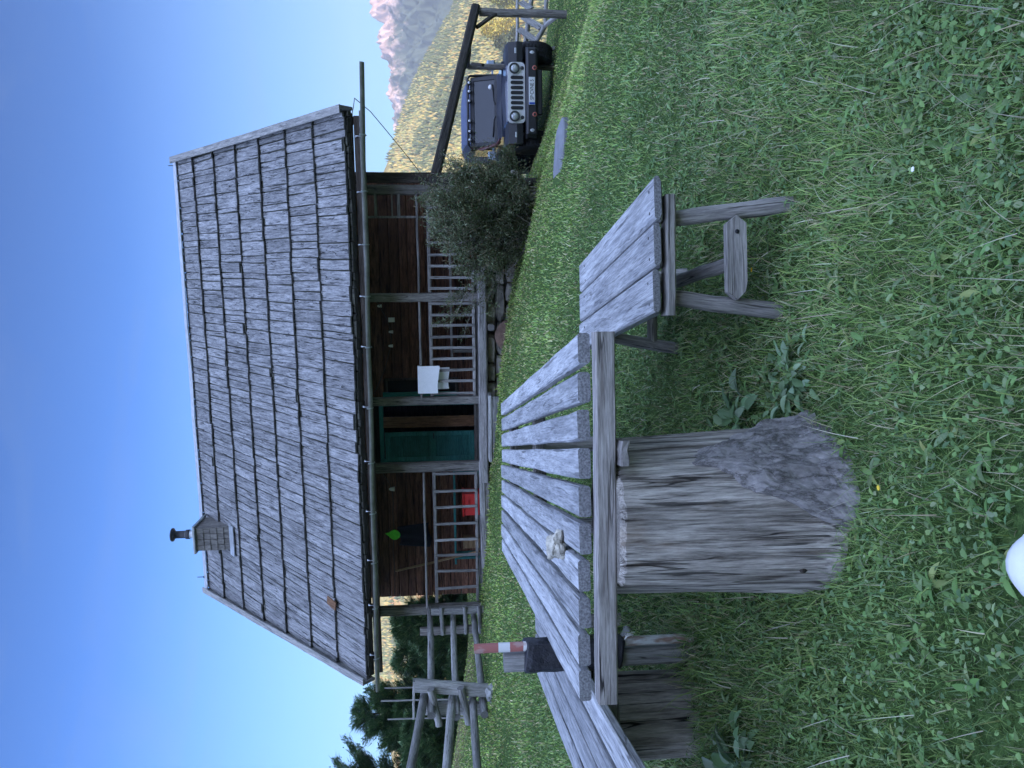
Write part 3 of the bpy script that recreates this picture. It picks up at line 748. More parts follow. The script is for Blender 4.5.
# gutter: half-round trough on iron brackets
m = MB(); n_ = 12; rings = []
for k in range(15):
    q = k / 14; s_ = -4.82 + 9.55 * q; zc = 2.375 - .10 * q + .008 * math.sin(k * 1.7)
    ring = []
    for j in range(n_ + 1):
        a_ = PI + PI * j / n_; ring.append((s_, YE - .12 + .062 * math.cos(a_), zc + .062 * math.sin(a_)))
    for j in range(n_, -1, -1):
        a_ = PI + PI * j / n_; ring.append((s_, YE - .12 + .054 * math.cos(a_), zc + .054 * math.sin(a_)))
    rings.append(ring)
m.loft(rings, True, 0, False); gut = m.build('gutter', 'guttermetal', hut)
for s_ in (-4.25, -3.4, -2.65, -1.85, -1.05, -.2, .72, 1.47, 2.22, 2.97, 3.75):
    q = (s_ + 4.82) / 9.55; zc = 2.375 - .10 * q; b = MB()
    b.tube([(s_, YE + .04, zc + .10), (s_, YE - .045, zc + .085), (s_, YE - .055, zc)] + [(s_, YE - .12 + .069 * math.cos(a_), zc + .069 * math.sin(a_)) for a_ in (-.4, -1., -PI / 2, -2.2, -2.9)] + [(s_, YE - .188, zc + .02)], .010, 6)
    b.build('gutter_bracket', 'tin', gut)
# front wall: horizontal boards with openings for door and window
m = MB(); z = .66; YW = 1.3
openings = [(-1.62, -.50, .66, 2.30), (-.44, -.08, 1.0, 2.2)]
while z < 4.1:
    hgt = random.uniform(.14, .2); segs = [(-4.19, 3.34)]
    for a0, a1, zb, zt in openings:
        if z + hgt > zb and z < zt:
            ns = []
            for s0, s1 in segs:
                if a0 > s0: ns.append((s0, min(s1, a0)))
                if a1 < s1: ns.append((max(s0, a1), s1))
            segs = [q for q in ns if q[1] - q[0] > .02]
    for s0, s1 in segs:
        yy = YW + .05 + random.uniform(-.006, .006)
        m.board((s0, yy, z + hgt / 2), (s1, yy, z + hgt / 2), .09, hgt - .006, seg=6, jit=.002, ch=.012, tone=random.random())
    z += hgt
m.build('front_wall', 'wallwood', hut)
m = MB()
for s_ in (-4.14, 3.29):   # gable walls
    y = 1.36
    while y < 6.9:
        w = .2; top = min(ZE + (y - YE) * math.tan(th), ZE + (2 * YR - YE - y) * math.tan(th)) - .25
        m.board((s_, y + w / 2, -.6), (s_, y + w / 2, top), w - .006, .06, up=(1, 0, 0), seg=2, tone=random.random()); y += w
m.board((-4.1, 6.9, 1.0), (3.25, 6.9, 1.0), .06, 3.6, seg=2)
m.build('gable_wall', 'darkwood', hut)
m = MB(); m.box((-4.1, 1.42, .5), (3.25, 6.85, .62)); m.build('indoor_floor', 'darkwood', hut)
plank('corner_board', 'darkwood', hut, (3.25, .02, .55), (3.25, .02, 2.62), .16, .05, up=(0, 1, 0))
# porch: floor, edge beam, joists, posts, ceiling
m = MB()
for k in range(8): m.board((-3.95, .06 + k * .158, .60), (3.2, .06 + k * .158, .60), .152, .04, seg=5, jit=.002, tone=random.random())
m.build('porch_floor', 'post', hut)
plank('floor_beam', 'rail', hut, (-1.62, -.06, .565), (3.22, -.06, .56), .12, .145, seg=10, jit=.003)
plank('floor_beam', 'rail', hut, (-3.1, -.05, .575), (-1.26, -.05, .60), .10, .10, seg=6, jit=.003)
plank('floor_beam', 'post', hut, (-3.95, -.03, .50), (-1.6, -.03, .50), .12, .10, seg=6, jit=.003)
plank('joist', 'rail', hut, (.94, .5, .43), (.94, -.17, .43), .10, .10, jit=.003)
plank('joist', 'post', hut, (-.68, .5, .43), (-.68, -.22, .43), .17, .13, jit=.004)
for s_, w in ((3.066, .15), (1.417, .135), (-.242, .13), (-1.345, .155), (-3.832, .15)):
    plank('porch_post', 'post', hut, (s_, .0, .60 if s_ > -3 else .40), (s_, .0, 2.62), w, .13, up=(0, 1, 0), jit=.003, ch=.015)
plank('porch_plate', 'darkwood', hut, (-4.3, .0, 2.70), (3.7, .0, 2.70), .16, .18)
m = MB(); m.box((-4.1, .09, 2.64), (3.2, 1.28, 2.69)); m.build('porch_ceiling', 'darkwood', hut)
def railing(s0, s1, hz, r2, rb, bal, ext0=0, ext1=0):
    m = MB()
    m.board((s0 - ext0, -.075, hz), (s1 + ext1, -.075, hz + random.uniform(-.006, .006)), .07, .035, seg=6, jit=.003)
    m.board((s0, -.0, r2), (s1, -.0, r2), .045, .055, seg=6, jit=.002, tone=.3)
    m.board((s0, -.0, rb), (s1, -.0, rb), .045, .05, seg=6, jit=.002, tone=.6)
    r_ = m.build('railing', 'rail', hut)
    for b in bal:
        plank('baluster', 'rail', r_, (b + random.uniform(-.01, .01), -.04, rb - .01), (b + random.uniform(-.008, .008), -.04, r2 + .01), .042, .026, up=(0, 1, 0), jit=.0015, seg=3, ch=.003)
railing(-.18, 1.35, 1.552, 1.385, .70, [1.31, 1.14, .965, .785, .61, .435, .255, .075, -.13])
railing(1.49, 2.99, 1.55, 1.385, .70, [1.55, 1.72, 1.90, 2.08, 2.26, 2.44, 2.62, 2.80])
railing(-3.72, -1.42, 1.552, 1.385, .695, [-1.46, -1.76, -2.04, -2.32, -2.60, -2.87, -3.15, -3.45], ext0=.05)
m = MB()
m.board((2.655, -.03, 1.40), (2.655, -.03, 2.45), .035, .03, up=(0, 1, 0))
for zz in (2.18, 1.93, 1.83): m.board((2.66, -.05, zz), (3.0, -.05, zz), .03, .045 if zz != 1.93 else .02)
m.build('trellis', 'rail', hut)
# door: dark opening, brown jamb, green louvred leaf
m = MB(); m.box((-1.62, 1.32, .64), (-1.545, 1.46, 2.32)); m.box((-.575, 1.32, .64), (-.50, 1.46, 2.32)); m.box((-1.62, 1.32, 2.30), (-.5, 1.46, 2.37)); m.build('door_frame', 'teal', hut)
dl = MB()
dl.board((-1.535, 1.262, .68), (-1.535, 1.262, 2.27), .09, .04, up=(0, 1, 0)); dl.board((-1.08, 1.262, .68), (-1.08, 1.262, 2.27), .08, .04, up=(0, 1, 0))
for zz in (.72, 1.42, 2.22): dl.board((-1.50, 1.262, zz), (-1.11, 1.262, zz), .036, .10)
z = .79
while z < 2.17:
    if abs(z - 1.42) > .07: dl.board((-1.49, 1.262, z), (-1.12, 1.262, z), .034, .010, up=(0, -.75, .66))
    z += .036
door = dl.build('door', 'teal', hut); door['label'] = 'green louvred door leaf'
m = MB(); m.board((-1.49, 1.285, 1.43), (-1.12, 1.285, 1.43), .008, 1.5); m.build('door_panel', 'teal', door)
m = MB(); m.tube([(-1.07, 1.235, 1.40), (-1.07, 1.20, 1.40), (-1.16, 1.20, 1.40)], .009, 6); m.build('handle', 'black', door)
plank('door_jamb', 'jamb', hut, (-.88, 1.36, .66), (-.88, 1.36, 2.30), .20, .04, up=(0, 1, 0))
plank('threshold', 'post', hut, (-1.62, 1.25, .645), (-.5, 1.25, .645), .16, .05)
win = MB()
for s_ in (-.435, -.085): win.board((s_, 1.285, .98), (s_, 1.285, 2.22), .04, .05, up=(0, 1, 0))
for zz in (.98, 2.22): win.board((-.455, 1.285, zz), (-.065, 1.285, zz), .05, .045)
w_ = win.build('window', 'darkwood', hut)
m = MB(); m.box((-.42, 1.335, 1.0), (-.10, 1.343, 2.2)); m.build('pane', 'winglass', w_)
plank('shutter', 'teal', hut, (-.375, 1.24, .98), (-.375, 1.24, 2.28), .13, .035, up=(0, 1, 0))
# foundation of rubble stones
m = MB(); random.seed(21)
z = -.75; row = 0
while z < .46:
    hh = random.uniform(.13, .27); s_ = -1.0 + random.uniform(0, .2)
    while s_ < 3.15:
        w = random.uniform(.24, .62)
        rings = []; cx, cz = s_ + w / 2, z + hh / 2; tn = random.random()
        for d_, k in ((.30, .96), (.13, .99), (.06, .93), (.025 + random.uniform(-.02, .02), .70)):
            ring = []
            for j in range(12):
                a_ = 2 * PI * j / 12; c, s2 = math.cos(a_), math.sin(a_)
                rr = k * (1 + .08 * math.sin(j * 2.3 + tn * 20))
                ring.append((cx + w / 2 * rr * math.copysign(abs(c) ** .6, c), .10 + d_ - .06, cz + hh / 2 * rr * math.copysign(abs(s2) ** .6, s2)))
            rings.append(ring)
        m.loft(rings, True, tn, False); s_ += w
    z += hh
m.box((-1.0, .30, -.8), (3.15, .36, .48)); 
m.build('stone_foundation', 'stone', hut)
random.seed(5)
m = MB()   # plank step in front of the door
for q in range(2): m.board((-1.18, -.20 - q * .155, .475), (-.11, -.20 - q * .155, .470), .15, .05, seg=4, jit=.003, tone=random.random())
m.board((-1.16, -.40, .375), (-.13, -.40, .365), .03, .14, seg=4, tone=.4)
for x_ in (-1.1, -.2): m.board((x_, -.3, -.1), (x_, -.3, .44), .16, .05, up=(1, 0, 0))
m.build('door_step', 'fence', hut)
# chimney
cs, cy_, cz_ = -3.42, 2.86, 5.56
ch = MB(); ch.box((cs - .235, cy_ - .22, cz_ - .6), (cs + .235, cy_ + .40, cz_ + .60), .01)
for k in range(5):
    for j in range(4): ch.board((cs - .177 + j * .118, cy_ - .23, cz_ + .09 + k * .13), (cs - .177 + j * .118, cy_ - .245, cz_ - .07 + k * .13), .112, .02, up=(0, -1, 0), seg=1, jit=.003, tone=random.random())
chim = ch.build('chimney', 'chim', hut)
m = MB(); m.box((cs - .28, cy_ - .30, cz_ + .60), (cs + .28, cy_ + .46, cz_ + .645), .01); m.build('chimney_cap', 'zinc', chim)
m = MB(); m.lathe([(.08, cz_ + .64), (.08, cz_ + .90)], (cs, cy_ + .08, 0), 16); m.build('flue_pipe', 'tin', chim)
m = MB(); m.lathe([(.095, cz_ + .82), (.095, cz_ + .89), (.075, cz_ + .90), (.075, cz_ + 1.1), (.10, cz_ + 1.12), (.135, cz_ + 1.14), (.135, cz_ + 1.17), (.02, cz_ + 1.21)], (cs, cy_ + .08, 0), 16); m.build('flue_cowl', 'black', chim)
m = MB(); p = Vector((cs - .31, cy_ - .24, ZR - (YR - cy_ + .24) * math.tan(th) + .06)); e = Vector((.62, 0, 0)); dn = Xr * .20
m.add([p + Zr * .08, p + e + Zr * .08, p + e + dn + Zr * .10, p + dn + Zr * .10, p + Zr * .06, p + e + Zr * .06, p + e + dn + Zr * .08, p + dn + Zr * .08], [(0, 1, 2, 3), (7, 6, 5, 4), (0, 4, 5, 1), (1, 5, 6, 2), (2, 6, 7, 3), (3, 7, 4, 0)])
m.build('flashing', 'tin', chim)
for s_, h_ in ((-4.62, .16), (3.86, .10)):
    m = MB(); m.tube([(s_, YR, ZR), (s_, YR, ZR + h_ + .1)], .008, 5); m.tube([(s_ - .07, YR, ZR + h_ - .04), (s_ + .07, YR, ZR + h_ - .04)], .005, 5); m.lathe([(.002, -.03), (.03, 0), (.002, .03)], (s_, YR, ZR + h_ - .04), 8); m.build('lightning_rod', 'black', hut)

def hw(s, y, z): return Vector((s * math.cos(PA) + y * math.sin(PA), 12 - s * math.sin(PA) + y * math.cos(PA), z))
def hthing(name, s, y, z, label, cat, group=None): return thing(name, hw(s, y, z), -PA, label, cat, group)
# things on the porch
sl = hthing('string_light', 0, 0, 0, 'thin string of little white lamps hanging under the porch roof right of the door', 'string lights')
def swag(pts, sag=.08):
    out = []
    for (a_, b_) in zip(pts[:-1], pts[1:]):
        a_, b_ = Vector(a_), Vector(b_)
        for k in range(6): q = k / 6; out.append(a_.lerp(b_, q) - Vector((0, 0, sag * 4 * q * (1 - q))))
    return out + [Vector(pts[-1])]
m = MB(); m.tube(swag([(1.38, .25, 2.30), (1.2, .3, 2.17), (.85, .3, 2.05), (.5, .3, 2.08), (-.15, .2, 2.34)], .03), .005, 4); m.build('cable', 'wire', sl)
for (s_, z_) in ((1.27, 2.22), (.85, 2.05), (.62, 2.06)):
    m = MB(); m.lathe([(.012, z_ + .02), (.02, z_), (.026, z_ - .05), (.002, z_ - .052)], (s_, .3, 0), 10); m.build('bulb', 'bulb', sl)
m = MB(); m.box((1.01, .27, 1.97), (1.08, .34, 2.07), .012); m.build('lamp_housing', 'bulb', sl)
sl = hthing('string_light', 0, 0, 0, 'thin string with one white lamp hanging under the porch roof left of the door', 'string lights')
m = MB(); m.tube(swag([(-1.42, .25, 2.32), (-1.75, .3, 2.12), (-2.2, .3, 2.10), (-2.9, .3, 2.12), (-3.7, .3, 2.12)], .02), .005, 4); m.build('cable', 'wire', sl)
m = MB(); m.lathe([(.015, 2.15), (.03, 2.12), (.04, 2.06), (.002, 2.058)], (-1.80, .3, 0), 10); m.build('bulb', 'bulb', sl)
# green leaf ornament
m = MB(); ol = [(.015, .15), (.035, .09), (.075, .045), (.09, -.01), (.075, -.06), (.04, -.095), (0, -.105), (-.04, -.095), (-.075, -.06), (-.09, -.01), (-.07, .04), (-.025, .09)]
m.loft([[(x * k, dy, z * k) for x, z in ol] for k, dy in ((.97, -.012), (1., 0), (.97, .012))], True)
o = m.build('green_leaf_ornament', 'green'); o.location = hw(-2.60, .28, 2.09); o.rotation_euler = (0, .1, -PA); tag(o, 'bright green leaf-shaped ornament hanging under the porch roof', 'ornament')
# dark knitted garment on the wall
m = MB(); vs = []; nx_, nz_ = 14, 10
for i in range(nx_ + 1):
    for j in range(nz_ + 1):
        u, v = i / nx_, j / nz_; w = .20 + .06 * v
        vs.append((-2.98 + (u - .5) * w * 1.8, 1.26 - .03 * math.sin(u * 14 + v) - .02 * (1 - v), 2.08 - .56 * v - .03 * math.sin(u * 6)))
m.add(vs, [(i * (nz_ + 1) + j, (i + 1) * (nz_ + 1) + j, (i + 1) * (nz_ + 1) + j + 1, i * (nz_ + 1) + j + 1) for i in range(nx_) for j in range(nz_)], 0, True)
o = m.build('garment', 'navy'); md = o.modifiers.new('thick', 'SOLIDIFY'); md.thickness = .012
o.location = hw(0, 0, 0); o.rotation_euler = (0, 0, -PA); tag(o, 'dark knitted garment hanging on the brown wall below the green ornament', 'garment')
# white towel over the handrail
m = MB(); vs = []; nn = 12
prof = [(-.128, -.285), (-.128, -.14), (-.128, .022), (-.118, .030), (-.04, .030), (-.028, .022), (-.022, -.14), (.032, -.46)]
for i in range(nn + 1):
    u = i / nn
    for k, (yy, zz) in enumerate(prof):
        wid_ = .44 if k < 6 else .35
        zz2 = zz + (-.02 * u if k < 2 else 0) + (.012 * math.sin(u * 5) if k in (0, 7) else 0)
        vs.append(((u - .5) * wid_, yy + .003 * math.sin(u * 7 + k), zz2))
m.add(vs, [(i * 8 + j, (i + 1) * 8 + j, (i + 1) * 8 + j + 1, i * 8 + j + 1) for i in range(nn) for j in range(7)], 0, False)
o = m.build('towel', 'white'); md = o.modifiers.new('thick', 'SOLIDIFY'); md.thickness = .005
o.location = hw(.115, 0, 1.57); o.rotation_euler = (0, 0, -PA); tag(o, 'plain white towel folded over the porch handrail right of the door', 'towel')
# wall benches on the porch
def porch_bench(s0, s1, mat, label):
    t = hthing('porch_bench', (s0 + s1) / 2, 1.0, .62, label, 'bench'); h = (s1 - s0) / 2
    plank('seat', mat, t, (-h, 0, .43), (h, 0, .43), .36, .04)
    for q in (-h + .1, h - .1):
        for yy in (-.12, .12): plank('leg', mat, t, (q, yy, 0), (q, yy, .41), .05, .05, up=(0, 1, 0))
porch_bench(-3.4, -1.62, 'teal', 'narrow teal bench behind the railing left of the door')
porch_bench(.35, 2.3, 'rail', 'narrow grey bench behind the railing right of the door')
t = hthing('red_crate', -2.17, .62, .62, 'red plastic box on the porch floor behind the left railing', 'crate')
m = MB(); m.box((-.19, -.17, 0), (.19, .17, .265), .012); m.build('body', 'red', t)
m = MB(); m.box((-.205, -.185, .267), (.205, .185, .30), .01); m.build('lid', 'red', t)
m = MB(); m.tube([(-.07, -.175, .2), (-.07, -.2, .2), (.07, -.2, .2), (.07, -.175, .2)], .008, 6); m.build('handle', 'red', t)
t = hthing('wooden_box', -2.95, .75, .62, 'small tan wooden box on the porch floor left of the red box', 'box')
m = MB(); m.box((-.09, -.09, 0), (.09, .09, .27), .006); m.build('body', 'tan', t); m = MB(); m.box((-.1, -.1, .272), (.1, .1, .29), .004); m.build('lid', 'tan', t)
o = plank('wooden_pole', 'tan', None, hw(-2.98, .35, .64), hw(-3.62, 1.15, 2.15), .035, .03); tag(o, 'thin pale pole lying aslant behind the left porch railing', 'pole')
t = hthing('flower_box', 2.05, .55, .62, 'small red pot with green leaves behind the railing near the shrub', 'pot')
m = MB(); m.lathe([(.07, 0), (.1, .15), (.105, .16), (.09, .16)], n=14); m.build('pot', 'red', t)
Pq = rng.normal(0, .07, (60, 3)) + np.array([0, 0, .24]); V, F, pg = leaves(Pq, rng.uniform(.05, .09, 60), rng.uniform(.03, .05, 60), rng.uniform(0, 6, 60), rng.uniform(-.5, 1, 60), rng.uniform(-1, 1, 60), palette(60, [(.06, .2, .04), (.09, .26, .05)], [1, 1]))
npmesh('leaves', V, F, 'leaf', pg, t)
# round log end half sunk in the grass at the foundation
m = MB(); m.lathe([(.0005, -.05), (.20, -.045), (.25, -.045), (.262, -.03), (.262, .08), (.0005, .08)], n=26, axis='y')
o = m.build('round_log', 'rust'); p = hw(.78, -.02, 0); o.location = (p.x, p.y - .12, tz(p.x, p.y - .12) - .09); o.rotation_euler = (rad(-14), 0, -PA); tag(o, 'round dark log slice half sunk in the grass against the stone foundation', 'log')
# cable from the eave corner to the hillside pole
t = tag(MB().build('overhead_cable', 'wire') if False else (lambda mm: (mm.tube(swag([hw(4.0, -.55, 2.45), hw(4.25, -.75, 2.36)], .01) + swag([hw(4.3, -.75, 2.34), hw(3.3, 1.2, 1.40)], .02)[1:], .006, 5), mm.build('overhead_cable', 'wire'))[1])(MB()), 'thin dark cable hanging from the gutter end down to the hut corner', 'cable')

SBX, SBY = 2.55, 8.15
# slab in the lawn
import bmesh
bm = bmesh.new(); n_ = 40
ring = []
for lvl, k in ((0, 1.), (.05, 1.), (.06, .985)):
    r_ = []
    for j in range(n_):
        a_ = 2 * PI * j / n_; q = 1 + .10 * noise.noise(Vector((math.cos(a_) * 1.5, math.sin(a_) * 1.5, 8)))
        r_.append(bm.verts.new((.36 * k * q * math.copysign(abs(math.cos(a_)) ** .7, math.cos(a_)), .34 * k * q * math.copysign(abs(math.sin(a_)) ** .7, math.sin(a_)), lvl)))
    ring.append(r_)
for i in range(2):
    for j in range(n_): bm.faces.new((ring[i][j], ring[i][(j + 1) % n_], ring[i + 1][(j + 1) % n_], ring[i + 1][j]))
bm.faces.new(ring[2])
me = bpy.data.meshes.new('stone_slab'); bm.to_mesh(me); bm.free(); me.materials.append(M['slab']); o = bpy.data.objects.new('stone_slab', me); col.objects.link(o)
dx_ = (tz(SBX + .5, SBY) - tz(SBX - .5, SBY)); dy_ = (tz(SBX, SBY + .5) - tz(SBX, SBY - .5))
o.location = (SBX, SBY, tz(SBX, SBY) - .035); o.rotation_euler = (math.atan(dy_), -math.atan(dx_) * .35, 0); tag(o, 'flat pale grey stone slab set in the lawn in front of the car', 'slab')

# ------------------------------------------------------------------ wooden frame by the car
fz = tz(6.65, 13.2)
fr = thing('timber_frame', (6.65, 13.2, fz), 0, 'dark timber frame with a sloping beam beside the parked car', 'frame')
def rel(p): return Vector(p) - Vector((6.65, 13.2, fz))
plank('beam', 'frame', fr, rel((3.05, 11.45, 1.30)), rel((6.74, 13.2, .50)), .14, .15, seg=8, jit=.003)
log('post', 'post', fr, rel((6.65, 13.22, fz - .05)), rel((6.66, 13.22, .44)), .07, wob=.003)
log('post', 'post', fr, rel((6.45, 15.0, tz(6.4, 15) - .05)), rel((6.45, 15.0, .60)), .06, wob=.003)
plank('post', 'frame', fr, rel((3.15, 11.5, tz(3.15, 11.5) - .05)), rel((3.15, 11.5, 1.22)), .12, .12, up=(0, 1, 0))
plank('beam', 'frame', fr, rel((5.8, 12.85, .66)), rel((6.5, 15.1, .62)), .10, .10)
plank('brace', 'frame', fr, rel((6.64, 13.2, .12)), rel((6.30, 13.04, .50)), .06, .06)
plank('brace', 'frame', fr, rel((5.62, 13.0, .40)), rel((5.9, 13.6, .56)), .05, .05)

# ------------------------------------------------------------------ fences
def peg(t, p0, p1, r=.045): log('peg', 'fence', t, p0, p1, r, wob=.002)
FA, FB = Vector((-3.78, 12.1, 0)), Vector((-4.2, 9.9, 0))
fz_ = tz(-4.2, 11)
f1 = thing('rail_fence', (-4.2, 11, fz_), 0, 'grey rail fence of paired posts and round rails running from the hut to the left', 'fence')
def relf(x, y, z): return Vector((x + 4.2, y - 11, z - fz_))
zA, zB = tz(-3.78, 12.1), tz(-4.2, 9.9)
plank('post', 'fence', f1, relf(-3.66, 12.05, zA - .1), relf(-3.66, 12.05, 1.47), .11, .07, up=(0, 1, 0), jit=.004)
plank('post', 'batten', f1, relf(-4.0, 12.15, zA - .1), relf(-4.0, 12.15, 1.66), .13, .08, up=(0, 1, 0), jit=.004)
plank('post', 'fence', f1, relf(-4.09, 9.85, zB - .12), relf(-3.95, 9.85, 1.64), .17, .08, up=(0, 1, 0), jit=.006)
plank('post', 'fence', f1, relf(-4.36, 9.95, zB - .12), relf(-4.30, 9.95, 1.56), .17, .08, up=(0, 1, 0), jit=.006)
plank('cross_piece', 'fence', f1, relf(-3.88, 9.85, 1.65), relf(-4.42, 9.95, 1.67), .09, .03)
for z_ in (1.36, .98, .75): peg(f1, relf(-3.58, 12.0, z_ - .05), relf(-4.06, 12.12, z_ - .07), .035)
for z_, e in ((1.45, .1), (1.06, .1)): peg(f1, relf(-3.98, 9.76, z_ - .02), relf(-4.50, 9.86, z_ - .12), .05)
log('rail', 'fence', f1, relf(-3.74, 12.5, 1.50), relf(-4.25, 9.6, 1.42), .048, .055)
log('rail', 'fence', f1, relf(-3.8, 12.5, 1.12), relf(-4.3, 9.6, 1.10), 0.047, 0.051)
log('rail', 'fence', f1, relf(-3.8, 12.5, .78), relf(-4.28, 9.6, .74), 0.047, 0.051)
log('rail', 'fence', f1, relf(-4.15, 10.1, 1.52), relf(-4.60, 5.6, 1.80), 0.055, 0.047)
log('rail', 'fence', f1, relf(-4.2, 10.1, 1.15), relf(-4.62, 5.6, 1.36), 0.055, 0.047)
log('rail', 'fence', f1, relf(-4.2, 10.1, .88), relf(-4.62, 5.6, .88), 0.051, 0.047)
plank('post', 'fence', f1, relf(-4.72, 5.7, tz(-4.7, 5.7) - .1), relf(-4.72, 5.7, 1.95), .15, .08, up=(0, 1, 0), jit=.005)
plank('post', 'fence', f1, relf(-4.5, 5.7, tz(-4.5, 5.7) - .1), relf(-4.5, 5.7, 1.9), .15, .08, up=(0, 1, 0), jit=.005)
for i, (x, y, h_) in enumerate(((-4.72, 11.6, 1.45), (-5.0, 11.8, 1.5), (-5.25, 11.7, 1.35))):
    o = plank('stake', 'fence', None, (x, y, tz(x, y) - .05), (x + .05, y, tz(x, y) + h_), .022, .022, up=(0, 1, 0))
    tag(o, ('thin pole nearest the hut, behind the rail fence', 'middle one of the three thin poles behind the rail fence', 'thin pole farthest from the hut, behind the rail fence')[i], 'stake', 'thin stakes behind the rail fence')
# slanting rail fence beyond the car
f2z = tz(7.9, 15.2)
f2 = thing('rail_fence', (7.9, 15.2, f2z), 0, 'grey slatted rail fence leaning beside the timber frame at the right edge', 'fence')
FP = {'A0': (8.07, 15.00, -0.45), 'A1': (6.84, 15.00, -0.41), 'B0': (7.86, 14.60, -0.71), 'B1': (6.84, 14.90, -0.56), 'C0': (7.65, 14.20, -0.93), 'C1': (6.85, 13.60, -1.08), 'C2': (6.98, 14.30, -0.90), 'C3': (6.78, 14.80, -0.71), 's1': (7.68, 14.80, -0.49), 's1b': (7.39, 14.50, -0.65), 's2': (7.38, 14.80, -0.52), 's2b': (6.97, 14.40, -0.83), 's3': (7.18, 14.90, -0.45), 's3b': (6.81, 14.60, -0.75)}
def rel2(p): return Vector(p) - Vector((7.9, 15.2, f2z))
log('rail', 'fence', f2, rel2(FP['A0']), rel2(FP['A1']), .035)
log('rail', 'fence', f2, rel2(FP['B0']), rel2(FP['B1']), .05)
log('rail', 'fence', f2, rel2(FP['C0']), rel2(FP['C2']), .04)
log('rail', 'fence', f2, rel2(FP['C2']), rel2(FP['C3']), .05)
plank('brace', 'fence', f2, rel2(FP['C1']), rel2(FP['C2']), .13, .06, up=(0, 1, 0))
for q in ('s1', 's2', 's3'): plank('slat', 'fence', f2, rel2(FP[q]), rel2(FP[q + 'b']), .13, .03, up=(0, 1, 0))
plank('post', 'fence', f2, rel2((FP['A1'][0], FP['A1'][1], tz(FP['A1'][0], FP['A1'][1]) - .1)), rel2((FP['A1'][0], FP['A1'][1], FP['A1'][2] + .12)), .08, .06, up=(0, 1, 0))

